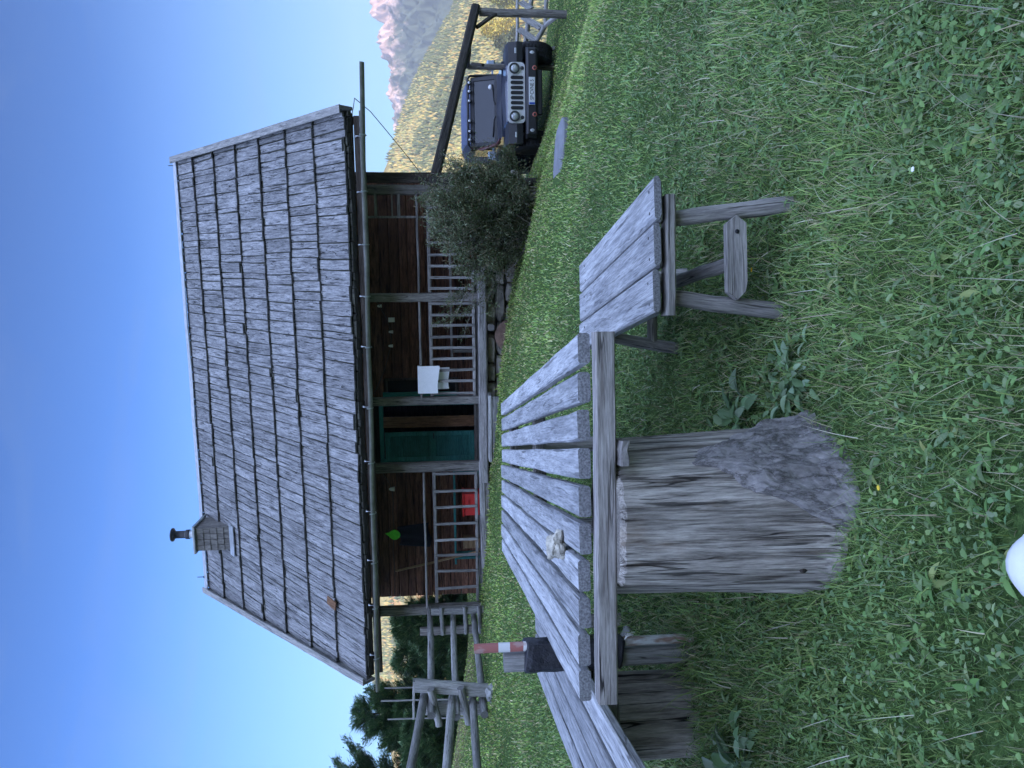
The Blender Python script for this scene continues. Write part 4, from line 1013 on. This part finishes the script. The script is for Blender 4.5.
# ------------------------------------------------------------------ car
def car():
    t = thing('parked_car', (5.74, 14.45, -1.04), -rad(7), 'dark blue off-road car with a silver seven-slot grille parked beside the hut', 'car')
    # local: x to the viewer's right, y towards the rear, z up; front bumper at y = 0
    m = MB()
    m.prism([(.62, .42), (3.95, .42), (3.95, 1.0), (1.55, 1.0), (1.45, .96), (.62, .96)], (-.74, .74), 'x'); body = m.build('body', 'carpaint', t)
    m = MB(); rings = []
    for y, w, z0, z1 in ((.16, .575, .60, .855), (.2, .585, .55, .90), (.7, .64, .55, .945), (1.50, .715, .55, .985)):
        c = .05; rings.append([(-w, y, z0), (w, y, z0), (w, y, z1 - c), (w - c, y, z1), (0, y, z1 + .02), (-w + c, y, z1), (-w, y, z1 - c)])
    m.loft(rings); m.build('hood', 'carpaint', t)
    # grille with rounded corners, seven slots
    m = MB(); w, z0, z1 = .58, .535, .875; c = .09
    ol = []
    for cx, cz, a0 in ((w - c, z1 - c, 0), (-w + c, z1 - c, 90), (-w + c, z0 + c, 180), (w - c, z0 + c, 270)):
        for k in range(6): a_ = rad(a0 + 18 * k); ol.append((cx + c * math.cos(a_), cz + c * math.sin(a_)))
    m.prism(ol, (.10, .17)); gl = m.build('grille', 'silver', t)
    for k in range(7):
        x = (k - 3) * .096; m = MB(); o2 = []
        for cz, a0 in ((.79, 0), (.60, 180)):
            for q in range(7): a_ = rad(a0 + 30 * q); o2.append((x + .032 * math.cos(a_), cz + .032 * math.sin(a_)))
        m.prism(o2, (.085, .105)); m.build('slot', 'blacktrim', gl)
    for sx in (-1, 1):
        m = MB(); m.lathe([(.10, .09), (.105, .06), (.092, .055), (.088, .07)], (sx * .455, 0, .745), 22, 'y'); hl = m.build('headlight', 'lensrim', t)
        m = MB(); m.lathe([(.001, .05), (.05, .055), (.084, .075), (.001, .08)], (sx * .455, 0, .745), 20, 'y'); m.build('lens', 'lens', hl)
        m = MB(); m.lathe([(.001, .085), (.034, .09), (.036, .1)], (sx * .47, 0, .592), 14, 'y'); m.build('indicator', 'lensrim', t)
        # flat fender flare
        m = MB()
        m.prism([(.10, .70), (.16, .86), (.32, .90), (1.02, .90), (1.18, .62), (1.10, .62), (.96, .80), (.34, .80), (.22, .60), (.12, .58)], (sx * .56, sx * .97), 'x'); fe = m.build('fender', 'blacktrim', t)
        m = MB(); m.box((sx * .80 - .05, .10, .70), (sx * .80 + .05, .125, .735), .004); m.build('marker_lamp', 'lens', fe)
        m = MB(); m.prism([(2.55, .62), (2.62, .86), (2.8, .90), (3.4, .90), (3.58, .62), (3.5, .62), (3.34, .80), (2.84, .80), (2.66, .60)], (sx * .72, sx * .97), 'x'); m.build('fender', 'blacktrim', t)
        # bumper fog lamp and tow hook
        m = MB(); m.lathe([(.001, -.012), (.045, -.01), (.06, .0), (.06, .02)], (sx * .72, -.005, .405), 16, 'y'); m.build('fog_lamp', 'lens', t)
        m = MB(); m.lathe([(.026, -.03), (.045, -.03), (.045, -.008), (.026, -.008)], (sx * .44, -.01, .36), 14, 'y', caps=False)
        m.build('tow_hook', 'orange', t)
        # mirror
        m = MB(); m.box((sx * .95 - .09, 1.55, 1.02), (sx * .95 + .09, 1.66, 1.20), .03); m.box((sx * .8 - .07, 1.60, 1.06), (sx * .8 + .07, 1.64, 1.10)); m.build('mirror', 'mirrorskin', t)
        for yy in (.62, 3.1):
            m = MB(); prof = [(.20, -.17), (.34, -.185), (.395, -.15), (.402, 0), (.395, .15), (.34, .185), (.20, .17)]
            m.lathe(prof, (sx * .86, yy, .335), 40, 'x'); 
            wh = MB(); 
            tyre = m
            for k in range(36):   # tread blocks
                a_ = 2 * PI * k / 36
                for xo in (-.09, .0, .09):
                    aa = a_ + (.05 if xo == 0 else 0); cx, cz = math.cos(aa) * .406, math.sin(aa) * .406
                    tx = Vector((0, -math.sin(aa), math.cos(aa))) * .024; rr = Vector((0, math.cos(aa), math.sin(aa)))
                    c0 = Vector((sx * .86 + xo, yy + cx, .335 + cz))
                    tyre.board(c0 - tx, c0 + tx, .07, .016, up=rr, seg=1, ch=.001)
            w_ = tyre.build('wheel', 'tyre', t); 
            m = MB(); m.lathe([(.0005, sx * .10), (.06, sx * .13), (.19, sx * .12), (.215, sx * .155), (.215, sx * .05)], (sx * .86, yy, .335), 20, 'x'); m.build('rim', 'rim', w_)
    m = MB(); rings = []
    for x, y in ((-.86, .10), (-.80, .02), (-.5, -.0), (.5, -.0), (.80, .02), (.86, .10)):
        rings.append([(x, y, .30), (x, y - .03, .34), (x, y - .03, .48), (x, y, .52), (x, .20, .52), (x, .20, .30)])
    m.loft(rings); m.build('bumper', 'blacktrim', t)
    m = MB(); m.box((-.42, .02, .20), (.42, .16, .31), .02); m.build('skid_plate', 'blacktrim', t)
    m = MB(); m.box((-.26, -.058, .355), (.26, -.042, .475), .004); pl = m.build('licence_plate', 'plate', t)
    m = MB(); m.box((-.255, -.0600, .36), (-.215, -.0585, .47)); m.build('plate_band', 'plateblue', pl)
    cu = bpy.data.curves.new('plate_letters', 'FONT'); cu.body = 'SP·CVNE 5'; cu.size = .105; cu.extrude = .001; cu.align_x = 'CENTER'; cu.align_y = 'CENTER'
    cu.materials.append(M['platetext']); to = bpy.data.objects.new('plate_letters', cu); col.objects.link(to); to.parent = pl; to.location = (.022, -.0605, .413); to.rotation_euler = (PI / 2, 0, 0); to.scale = (.80, 1.0, 1)
    dg = bpy.context.evaluated_depsgraph_get(); me = bpy.data.meshes.new_from_object(to.evaluated_get(dg)); me.name = 'plate_letters'
    mo = bpy.data.objects.new('plate_letters', me); col.objects.link(mo); mo.parent = pl; mo.location = to.location; mo.rotation_euler = to.rotation_euler; mo.scale = to.scale; bpy.data.objects.remove(to)
    if not me.materials: me.materials.append(M['platetext'])
    # windscreen and cab
    m = MB()
    def wf(x0, x1, z0, z1): 
        yb = lambda z: 1.55 + (z - .98) * .42
        m.add([(x0, yb(z0) - .03, z0), (x1, yb(z0) - .03, z0), (x1, yb(z1) - .03, z1), (x0, yb(z1) - .03, z1), (x0, yb(z0) + .05, z0), (x1, yb(z0) + .05, z0), (x1, yb(z1) + .05, z1), (x0, yb(z1) + .05, z1)], [(3, 2, 1, 0), (4, 5, 6, 7), (0, 1, 5, 4), (1, 2, 6, 5), (2, 3, 7, 6), (3, 0, 4, 7)])
    wf(-.73, -.65, .98, 1.55); wf(.65, .73, .98, 1.55); wf(-.65, .65, .97, 1.05); wf(-.65, .65, 1.49, 1.56)
    ws = m.build('windscreen', 'blacktrim', t)
    m = MB(); m.add([(-.65, 1.575, 1.04), (.65, 1.575, 1.04), (.65, 1.765, 1.50), (-.65, 1.765, 1.50), (-.65, 1.595, 1.04), (.65, 1.595, 1.04), (.65, 1.785, 1.50), (-.65, 1.785, 1.50)], [(3, 2, 1, 0), (4, 5, 6, 7), (0, 1, 5, 4), (1, 2, 6, 5), (2, 3, 7, 6), (3, 0, 4, 7)]); m.build('pane', 'carglass', ws)
    for sx in (-1, 1):
        m = MB(); m.tube([(sx * .12, 1.53, 1.03), (sx * .2 , 1.55, 1.06), (sx * .55, 1.57, 1.09)], .012, 5); m.build('wiper', 'black', t)
    m = MB(); rings = []
    for y, zt in ((1.66, 1.20), (1.80, 1.57), (1.95, 1.68), (2.6, 1.74), (3.5, 1.73), (3.9, 1.66), (3.95, 1.0)):
        w = .72; rings.append([(-.74, y, 1.0), (.74, y, 1.0), (.71, y, zt - .16), (.64, y, zt - .03), (.4, y, zt), (-.4, y, zt), (-.64, y, zt - .03), (-.71, y, zt - .16)])
    m.loft(rings); m.build('soft_top', 'softtop', t)
    for sx in (-1, 1):
        m = MB(); m.box((min(sx * .745, sx * .76), 1.95, 1.03), (max(sx * .745, sx * .76), 2.75, 1.45), .003); m.build('side_window', 'carglass', t)
        m = MB(); m.box((min(sx * .742, sx * .755), 1.65, .50), (max(sx * .742, sx * .755), 2.6, .99), .003); m.build('door', 'carpaint', t)
    # roof light bar
    m = MB(); m.tube([(-.74, 1.58, .98), (-.76, 1.74, 1.56), (-.70, 1.72, 1.615), (.70, 1.72, 1.615), (.76, 1.74, 1.56), (.74, 1.58, .98)], .028, 8); lb = m.build('light_bar', 'black', t)
    for x in (-.60, -.42, -.2, .22, .42, .6):
        m = MB(); m.lathe([(.001, 1.655), (.035, 1.655), (.048, 1.67), (.045, 1.72), (.001, 1.74)], (x, 0, 1.585), 14, 'y'); la = m.build('lamp', 'black', lb)
        m = MB(); m.lathe([(.001, 1.648), (.03, 1.65), (.03, 1.656)], (x, 0, 1.585), 12, 'y'); m.build('lens', 'lens', la)
    m = MB(); m.tube([(-.70, 1.1, .95), (-.76, 1.35, 1.02), (-.80, 1.62, 1.32), (-.80, 1.72, 1.55)], .04, 10); m.build('snorkel', 'snork', t)
    m = MB(); m.lathe([(.001, 1.605), (.055, 1.605), (.055, 1.615)], (.50, 0, 1.12), 16, 'y'); m.build('windscreen_sticker', 'plate', ws)
car()

# ------------------------------------------------------------------ white shoe at the photographer's feet
t = thing('shoe', (-.335, .985, tz(-.33, 1.2)), rad(4), 'white rounded shoe toe at the near edge of the grass', 'shoe')
m = MB(); rings = []
Ls = .34
for k in range(15):
    q = k / 14; y = Ls * q
    w = .055 * (1 + .25 * math.sin(PI * min(1, q * 1.1))) * (1 if q < .72 else math.sqrt(max(0, 1 - ((q - .72) / .281) ** 2)))
    w = max(w, .003); h = .085 - .03 * q if q > .4 else .073 + .05 * (.4 - q); h = h * (1 if q < .82 else math.sqrt(max(.02, 1 - ((q - .82) / .185) ** 2)) )
    rings.append([(w * math.cos(a_), y, .028 + h * .0 + (h if math.sin(a_) > 0 else .012) * math.sin(a_)) for a_ in [2 * PI * j / 18 for j in range(18)]])
m.loft(rings, True, 0, True); o_ = m.build('upper', 'shoe', t); o_.scale = (1.3, 1, 1)
m = MB(); rings = []
for k in range(15):
    q = k / 14; w = .06 * (1 + .2 * math.sin(PI * min(1, q * 1.1))) * (1 if q < .74 else math.sqrt(max(0, 1 - ((q - .74) / .261) ** 2))); w = max(w, .004)
    rings.append([(-w, Ls * q * 1.02, .0), (w, Ls * q * 1.02, 0), (w, Ls * q * 1.02, .03), (-w, Ls * q * 1.02, .03)])
m.loft(rings); o_ = m.build('sole', 'shoe', t); o_.scale = (1.28, 1, 1)

# ------------------------------------------------------------------ shrub beside the hut
def shrub():
    bx, by = 2.40, 10.65; bz = tz(bx, by) - .12
    t = thing('shrub', (bx, by, bz), 0, 'big dark twiggy shrub growing at the right corner of the hut', 'shrub'); t.scale = (.93, .93, .96)
    m = MB(); tips = []; allp = []
    rs = random.Random(3)
    def grow(p, d_, L, r, lvl):
        k = 5; pts = [p.copy()]; q = p.copy(); dd = d_.copy()
        for i in range(k):
            dd = (dd + Vector((rs.uniform(-.22, .22), rs.uniform(-.22, .22), rs.uniform(-.12, .22)))).normalized()
            q = q + dd * (L / k); pts.append(q.copy()); 
            if lvl > 0: allp.append((q.copy(), dd.copy(), lvl))
        m.tube(pts, r, 4 if lvl > 1 else 5, r2=r * .45)
        if lvl < 3:
            for c in range((7, 6, 4)[lvl]):
                i = rs.randint(1, k); b = pts[i]
                nd = (dd + Vector((rs.uniform(-1, 1), rs.uniform(-1, 1), rs.uniform(-.25, .9)))).normalized()
                grow(b, nd, L * rs.uniform(.4, .68), r * .5, lvl + 1)
    for k in range(17):
        a_ = rs.uniform(0, 2 * PI); lo_ = rs.uniform(.15, 1.)
        d_ = Vector((math.cos(a_) * lo_, math.sin(a_) * lo_ * .8, rs.uniform(.55, 1.1))).normalized()
        grow(Vector((rs.uniform(-.35, .45), rs.uniform(-.25, .25), 0)), d_, rs.uniform(.65, 1.02), .02, 0)
    # arching shoots towards the porch
    for k in range(7):
        a_ = Vector((-.5 - .1 * k, .35, .5 + .1 * k)); grow(a_, Vector((-.75, .1, rs.uniform(.05, .5))).normalized(), rs.uniform(.5, .8), .008, 2)
    for k in range(46):   # long straight shoots standing out of the mass
        a_ = rs.uniform(0, 2 * PI); e_ = rs.uniform(.1, 1.3); d_ = Vector((math.cos(a_) * math.cos(e_), math.sin(a_) * math.cos(e_) * .7, math.sin(e_))).normalized()
        grow(Vector((.1, 0, .7)) + Vector((d_.x * .6, d_.y * .5, d_.z * .55)), (d_ + Vector((0, 0, .45))).normalized(), rs.uniform(.35, .62), .009, 3)
    for k in range(5): grow(Vector((.1 + .12 * k, .35, 1.0)), Vector((rs.uniform(-.2, .1), .15, 1)).normalized(), rs.uniform(.5, .75), .008, 2)
    m.build('branches', wood('shrub_bark', (.17, .155, .125), (.38, .34, .28), fine=20), t)
    q = np.array([tuple(p) for p, d_, l in allp]); rep = 8
    Q = np.repeat(q, rep, 0) + rng.normal(0, .028, (len(q) * rep, 3)); Q = Q[Q[:, 2] > .02]; n = len(Q)
    # a fill of fine leaves in the mass, so that it is dense with a ragged outline
    cl = rng.normal(0, 1, (200, 3)); cl /= np.linalg.norm(cl, axis=1)[:, None]; cl *= rng.uniform(.6, 1.0, (200, 1)); cl = cl * np.array([.95, .66, .82]) + np.array([.12, 0, .80])
    cl = cl[cl[:, 2] > .08]; Q2 = (np.repeat(cl, 34, 0) + rng.normal(0, .11, (len(cl) * 34, 3))); Q2 = Q2[Q2[:, 2] > .02]
    Q = np.concatenate([Q, Q2]); n = len(Q)
    V, F, pg = leaves(Q, rng.uniform(.03, .075, n), rng.uniform(.008, .017, n), rng.uniform(0, 2 * PI, n), rng.uniform(-.5, 1.3, n), rng.uniform(-1, 1, n),
                      palette(n, [(.10, .135, .06), (.13, .165, .075), (.14, .14, .07), (.17, .14, .08), (.25, .29, .18)], [4, 4, 3, 3, 2]))
    npmesh('foliage', V, F, 'leaf', pg, t)
shrub()
def tuft(x, y, label):
    k = 420; Q = rng.normal(0, 1, (k, 3)) * np.array([.16, .10, .12]) + np.array([0, 0, .16]); Q[:, 2] = np.abs(Q[:, 2])
    V, F, pg = leaves(Q, rng.uniform(.04, .08, k), rng.uniform(.012, .025, k), rng.uniform(0, 6.3, k), rng.uniform(.2, 1.4, k), rng.uniform(-1, 1, k), palette(k, [(.14, .10, .045), (.10, .10, .045), (.2, .13, .06)], [2, 2, 1]))
    t = thing('low_plant', (x, y, tz(x, y)), 0, label, 'plant'); npmesh('foliage', V, F, 'leaf', pg, t)
    m = MB()
    for k in range(14): m.tube([(0, 0, 0), (rng.uniform(-.06, .06), rng.uniform(-.04, .04), .12), (rng.uniform(-.16, .16), rng.uniform(-.08, .08), .28)], .004, 4)
    m.build('stems', 'bark', t)
p = hw(2.05, -.12, 0); tuft(p.x, p.y, 'low brownish plant at the foot of the stone foundation beside the shrub')

# ------------------------------------------------------------------ conifers
def conifer(name, x, y, h, r, label, seedv, dens=1., group=None):
    rs = random.Random(seedv); z0 = tz(x, y) - .1
    t = thing(name, (x, y, z0), 0, label, 'conifer', group)
    m = MB(); m.tube([(0, 0, 0), (.02, .01, h * .5), (0, 0, h * .99)], h * .022, 8, r2=.008); m.build('trunk', 'bark', t)
    Q = []; D = []; br = MB()
    z = .10 * h
    while z < h * .985:
        q = z / h; R = r * (1 - q) ** .72 * rs.uniform(.8, 1.12) + .10
        nb = max(4, int(8 * (1 - q) + 4))
        for k in range(nb):
            a_ = rs.uniform(0, 2 * PI); L = R * rs.uniform(.6, 1.15); dz = -.18 + .75 * q + rs.uniform(-.1, .1)
            pts = []
            for i in range(6):
                s_ = i / 5; pts.append(Vector((math.cos(a_) * L * s_, math.sin(a_) * L * s_, z + dz * L * s_ + .22 * L * s_ * s_)))
            br.tube(pts, .012, 4, r2=.004)
            ns = int(34 * L * dens) + 5
            for i in range(ns):
                s_ = rs.uniform(.12, 1.02); i0 = min(4, int(s_ * 5)); p_ = pts[i0].lerp(pts[i0 + 1], min(1.1, s_ * 5 - i0))
                side = rs.choice((-1, 1)) * rs.uniform(.3, 1.1); al = a_ + side
                for j in range(5):
                    f_ = rs.uniform(0, .30) * (1.1 - s_ * .6)
                    Q.append((p_.x + math.cos(al) * f_, p_.y + math.sin(al) * f_, p_.z - .25 * f_ + rs.uniform(-.03, .03))); D.append(al + rs.uniform(-.5, .5))
        z += h * .040
    br.build('branches', 'bark', t)
    Q = np.array(Q); n = len(Q)
    Q = np.repeat(Q, 3, 0) + rng.normal(0, .04, (n * 3, 3)); D = np.repeat(np.array(D), 3) + rng.uniform(-.7, .7, n * 3); n = len(Q)
    V, F, pg = blades(Q, rng.uniform(.08, .19, n), rng.uniform(.024, .042, n), D, rng.uniform(1.0, 1.9, n),
                      palette(n, [(.09, .17, .075), (.12, .21, .09), (.18, .27, .12), (.27, .35, .17)], [4, 4, 3, 1.5]), 1)
    npmesh('crown', V, F, 'needle', pg, t)
conifer('spruce_tree', -8.2, 18.8, 3.95, 1.75, 'tall dark spruce standing behind the rail fence against the sky', 1, 1.5)
conifer('spruce_tree', -10.25, 18.6, 4.75, 2.2, 'large spruce at the left edge, cut off by the picture border', 2, 1.5)
conifer('spruce_tree', -5.75, 18.0, 2.75, 1.1, 'smallest young spruce, between the porch post and the paired fence posts', 3, 1.7)
conifer('spruce_tree', -7.5, 20.6, 3.9, 1.5, 'medium spruce behind the gap between the young spruce and the tall one', 4, 1.5)
conifer('spruce_tree', -6.75, 19.2, 2.4, 1.2, 'low spruce filling the space behind the lower fence rails', 5, 1.5)
conifer('spruce_tree', -9.4, 20.6, 4.0, 1.8, 'dark spruce half hidden between the tall one and the large one at the edge', 6, 1.5)
conifer('spruce_tree', -8.3, 17.6, 1.9, 1.3, 'lowest bushy spruce right behind the nearer fence posts', 7, 1.6)

# ------------------------------------------------------------------ distant land
def grid_mesh(name, xs, ys, fz, mat):
    X, Y = np.meshgrid(xs, ys); Z = fz(X, Y); nx, ny = len(xs), len(ys)
    ii = (np.arange(ny - 1)[:, None] * nx + np.arange(nx - 1)[None]).ravel()
    o = npmesh(name, np.stack([X.ravel(), Y.ravel(), Z.ravel()], 1), np.stack([ii, ii + 1, ii + nx + 1, ii + nx], 1), mat)
    o.data.polygons.foreach_set('use_smooth', np.ones(len(o.data.polygons), bool)); return structure(o)
def fbm(X, Y, s, o=5, seedv=0.):
    return np.array([noise.fractal(Vector((x * s, y * s, seedv)), .9, 2.1, o) for x, y in zip(X.ravel(), Y.ravel())]).reshape(X.shape)
# skyline of the wooded hill as seen over y=700: x -> height
SKX = np.array([-900, -520, -400, -330, -250, -60, 110, 195, 222, 266, 306, 352, 420, 600, 900]); SKZ = np.array([-30, 20, 55, 64, 80, 100, 84, 61.0, 49.0, 33.5, 17.0, -8.0, -36., -52., -58.])
def hillz(X, Y):
    u = X * 700 / np.maximum(Y, 1); top = np.interp(u, SKX, SKZ)
    t = np.clip((Y - 330) / 370, 0, 1); prof = t ** .92
    z = -62.5 + (top + 62) * prof
    z = np.where(Y > 700, -62.5 + (top + 62) * np.clip(1 - (Y - 700) / 300, 0, 1) ** 1.2, z)
    return z + fbm(X, Y, .012, 5, 3.) * 5. * np.clip(t * 3, 0, 1) * np.clip(1.35 - t, .25, 1)
hx_ = np.linspace(-620, 760, 150); hy_ = np.concatenate([np.linspace(325, 705, 70), np.linspace(730, 1000, 8)])
grid_mesh('forested_hill', hx_, hy_, hillz, 'hill')
# trees covering the far hillside: far too many to count
nT = 95000
u = rng.uniform(-.62, .60, nT); Yt = 335 + 368 * rng.random(nT) ** .8; Xt = u * Yt
vis = ((u > -.48) & (u < -.22)) | ((u > .18)); Xt, Yt = Xt[vis], Yt[vis]
dn = fbm(Xt, Yt, .009, 5, 9.); ok = rng.random(len(Xt)) < np.clip(.72 + 1.9 * dn, .0, 1.); Xt, Yt, dn = Xt[ok], Yt[ok], dn[ok]
Zt = hillz(Xt, Yt); nT = len(Xt); ht = rng.uniform(2.4, 5.2, nT); rt = ht * rng.uniform(.22, .34, nT)
larch = rng.random(nT) < np.clip(.40 + 1.3 * fbm(Xt, Yt, .010, 4, 21.), .08, .85)
pg = np.where(larch[:, None], palette(nT, [(.34, .27, .09), (.31, .26, .10), (.24, .23, .09), (.38, .26, .09)], [3, 3, 4, 1]), palette(nT, [(.075, .09, .04), (.10, .115, .05), (.13, .135, .055)], [2, 3, 2]))
ns = 5; vs = []; aa = rng.uniform(0, 6.3, nT)
for lvl, (rr, zz) in enumerate(((.75, 0.), (1., .18), (.62, .52))):
    for j in range(ns):
        a_ = aa + 2 * PI * j / ns + lvl * .5; k = rr * rt * rng.uniform(.75, 1.2, nT); vs.append(np.stack([Xt + k * np.cos(a_), Yt + k * np.sin(a_), Zt + zz * ht - .3], 1))
vs.append(np.stack([Xt, Yt, Zt + ht], 1)); nv = len(vs); V = np.stack(vs, 1).reshape(-1, 3)
fs = []
for l in range(2):
    for j in range(ns):
        a_, b_ = l * ns + j, l * ns + (j + 1) % ns; fs += [(a_, b_, b_ + ns), (a_, b_ + ns, a_ + ns)]
for j in range(ns): fs.append((2 * ns + j, 2 * ns + (j + 1) % ns, 3 * ns))
F = (np.arange(nT)[:, None, None] * nv + np.array(fs)[None]).reshape(-1, 3)
fo = npmesh('hillside_forest', V, F, 'far', np.repeat(pg, nv, 0)); fo['kind'] = 'stuff'; fo['label'] = 'sunlit autumn larch and spruce forest covering the far hillside'
# rocky mountain far behind
MKX = np.array([-700, 300, 420, 480, 540, 590, 640, 700, 760, 850, 1100]); MKZ = np.array([36, 54, 64, 78, 94, 104, 112, 122, 126, 132, 120])
def mountz(X, Y):
    u = X * 1400 / np.maximum(Y, 1); top = np.interp(u, MKX, MKZ)
    t = np.clip((Y - 1040) / 360, 0, 1)
    r = np.array([noise.ridged_multi_fractal(Vector((x * .016, y * .008, 2.)), .75, 2.2, 8, 1., 2.) for x, y in zip(X.ravel(), Y.ravel())]).reshape(X.shape)
    z = -62.5 + (top + 62) * t ** 1.15
    z = np.where(Y > 1400, -62.5 + (top + 62) * np.clip(1 - (Y - 1400) / 130, 0, 1), z)
    return z + (r - 1.2) * 22 * np.clip(t * 1.6, 0, 1)
grid_mesh('rocky_mountain', np.linspace(240, 840, 300), np.concatenate([np.linspace(1035, 1405, 190), np.linspace(1415, 1535, 8)]), mountz, 'mount')
# the ridge behind the viewer that keeps the meadow in the shade
def ridgez(X, Y): return -1 + (63 + fbm(X, Y, .01, 4, 7.) * 5) * np.exp(-((Y + 118) / 26) ** 2)
rx_ = np.linspace(-780, 780, 120); ry_ = np.linspace(-148, -70, 24)
grid_mesh('shade_hill', rx_, ry_, ridgez, 'hill')
# yellow larches down the slope beyond the car
def larch_tree(x, y, z, h, r, label, cols, seedv):
    rs = np.random.default_rng(seedv); t = thing('larch_tree', (x, y, z), 0, label, 'larch')
    m = MB(); m.tube([(0, 0, 0), (0, 0, h * .95)], h * .02, 6, r2=.05); m.build('trunk', 'bark', t)
    n = 4200; q = rs.random(n) ** .8; a_ = rs.uniform(0, 6.3, n); k = 1 + .25 * np.sin(a_ * 3 + q * 12)
    R = r * (1 - q * .92) * k * np.sqrt(rs.uniform(.15, 1.1, n)); Q = np.stack([R * np.cos(a_), R * np.sin(a_), .06 * h + q * h * .94], 1)
    V, F, pg = leaves(Q, rs.uniform(.9, 1.7, n), rs.uniform(.45, .9, n), rs.uniform(0, 6.3, n), rs.uniform(-.6, .8, n), rs.uniform(-1, 1, n), palette(n, cols, [1] * len(cols)))
    npmesh('crown', V, F, 'leaf', pg, t)
YL = [(.50, .42, .07), (.42, .38, .08), (.55, .43, .08)]
def hz1(x, y): return float(hillz(np.array([[x]], float), np.array([[y]], float))[0, 0]) - .5
larch_tree(206, 430, hz1(206, 430), 23, 13, 'bright yellow larch between the two posts of the timber frame', YL, 1)
larch_tree(228, 436, hz1(228, 436), 20, 12, 'yellow-green larch at the right edge above the slatted fence', [(.30, .30, .07), (.34, .33, .07)], 2)
larch_tree(194, 420, hz1(194, 420), 15, 10, 'small dull green larch low beside the car fender', [(.10, .12, .05), (.13, .14, .05)], 3)

# ------------------------------------------------------------------ haze, sky, sun
SUN_EL, SUN_AZ = rad(18), rad(155)     # sun low behind the viewer, slightly to the right
m = MB(); m.box((-870, -160, -64), (870, 1570, 182))
hz_m = bpy.data.materials.new('mountain_haze'); hz_m.use_nodes = True; nt = hz_m.node_tree; nt.nodes.clear()
pv = nt.nodes.new('ShaderNodeVolumePrincipled'); pv.inputs['Color'].default_value = (.86, .92, 1, 1); pv.inputs['Density'].default_value = .00032; pv.inputs['Anisotropy'].default_value = .2
out = nt.nodes.new('ShaderNodeOutputMaterial'); nt.links.new(pv.outputs[0], out.inputs['Volume'])
hz = m.build('haze', hz_m); hz['kind'] = 'stuff'; hz['label'] = 'thin blue mountain haze in the valley'

w = bpy.data.worlds.new('World'); sc.world = w; w.use_nodes = True; nt = w.node_tree; L = nt.links.new
bg = nt.nodes['Background']; sky = nt.nodes.new('ShaderNodeTexSky'); sky.sky_type = 'NISHITA'; sky.sun_disc = False
sky.sun_elevation = SUN_EL; sky.sun_rotation = SUN_AZ; sky.altitude = 2200; sky.air_density = .95; sky.dust_density = .15; sky.ozone_density = 2.2
tc = nt.nodes.new('ShaderNodeTexCoord'); mp = nt.nodes.new('ShaderNodeMapping'); mp.inputs['Scale'].default_value = (1.2, 1.2, 5.5); mp.inputs['Rotation'].default_value = (.25, .35, .3)
L(tc.outputs['Generated'], mp.inputs[0]); nz = nt.nodes.new('ShaderNodeTexNoise'); nz.inputs['Scale'].default_value = 2.2; nz.inputs['Detail'].default_value = 7; nz.inputs['Roughness'].default_value = .58; nz.inputs['Distortion'].default_value = .6; L(mp.outputs[0], nz.inputs['Vector'])
cf = ramp(nt, nz.outputs['Fac'], [(.53, g(0)), (.80, g(.26))])
gm = nt.nodes.new('ShaderNodeGamma'); gm.inputs['Gamma'].default_value = 1.6; L(sky.outputs[0], gm.inputs['Color'])
# added cloud, unseen high behind the viewer, brightens the shaded foreground
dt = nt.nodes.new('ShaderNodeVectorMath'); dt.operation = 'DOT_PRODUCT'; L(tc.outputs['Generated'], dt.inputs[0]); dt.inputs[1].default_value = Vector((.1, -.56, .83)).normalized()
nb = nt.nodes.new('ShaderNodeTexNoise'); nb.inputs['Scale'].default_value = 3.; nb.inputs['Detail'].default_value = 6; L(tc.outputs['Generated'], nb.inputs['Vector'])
fill_cloud = ramp(nt, math_(nt, 'ADD', dt.outputs['Value'], math_(nt, 'MULTIPLY', math_(nt, 'SUBTRACT', nb.outputs['Fac'], .5), .5)), [(.38, g(0)), (.70, g(1))])
skyc = mixc(nt, cf, mixc(nt, 1., gm.outputs[0], (.67, .98, 1.14), 'MULTIPLY'), (3.4, 4.6, 6.4))
sz = nt.nodes.new('ShaderNodeSeparateXYZ'); L(tc.outputs['Generated'], sz.inputs[0])
low = ramp(nt, sz.outputs[2], [(.0, g(.85)), (.12, g(.7)), (.38, g(0))])     # pale valley haze low in the sky
skyc = mixc(nt, low, skyc, (3.6, 5.9, 9.6))
L(mixc(nt, fill_cloud, skyc, (18.5, 24.5, 41.)), bg.inputs['Color']); bg.inputs['Strength'].default_value = .05
s = bpy.data.lights.new('sun', 'SUN'); s.energy = 5.0; s.angle = rad(.5); s.color = (1, .86, .68)
so = bpy.data.objects.new('sun', s); col.objects.link(so)
sd = Vector((math.sin(SUN_AZ) * math.cos(SUN_EL), math.cos(SUN_AZ) * math.cos(SUN_EL), math.sin(SUN_EL)))
so.rotation_euler = sd.to_track_quat('Z', 'Y').to_euler()
vs_ = sc.view_settings; vs_.view_transform = 'Standard'; vs_.look = 'None'; vs_.exposure = .9; vs_.gamma = 1; vs_.use_curve_mapping = False
sc.cycles.volume_bounces = 0; sc.cycles.max_bounces = 6; sc.cycles.use_denoising = True
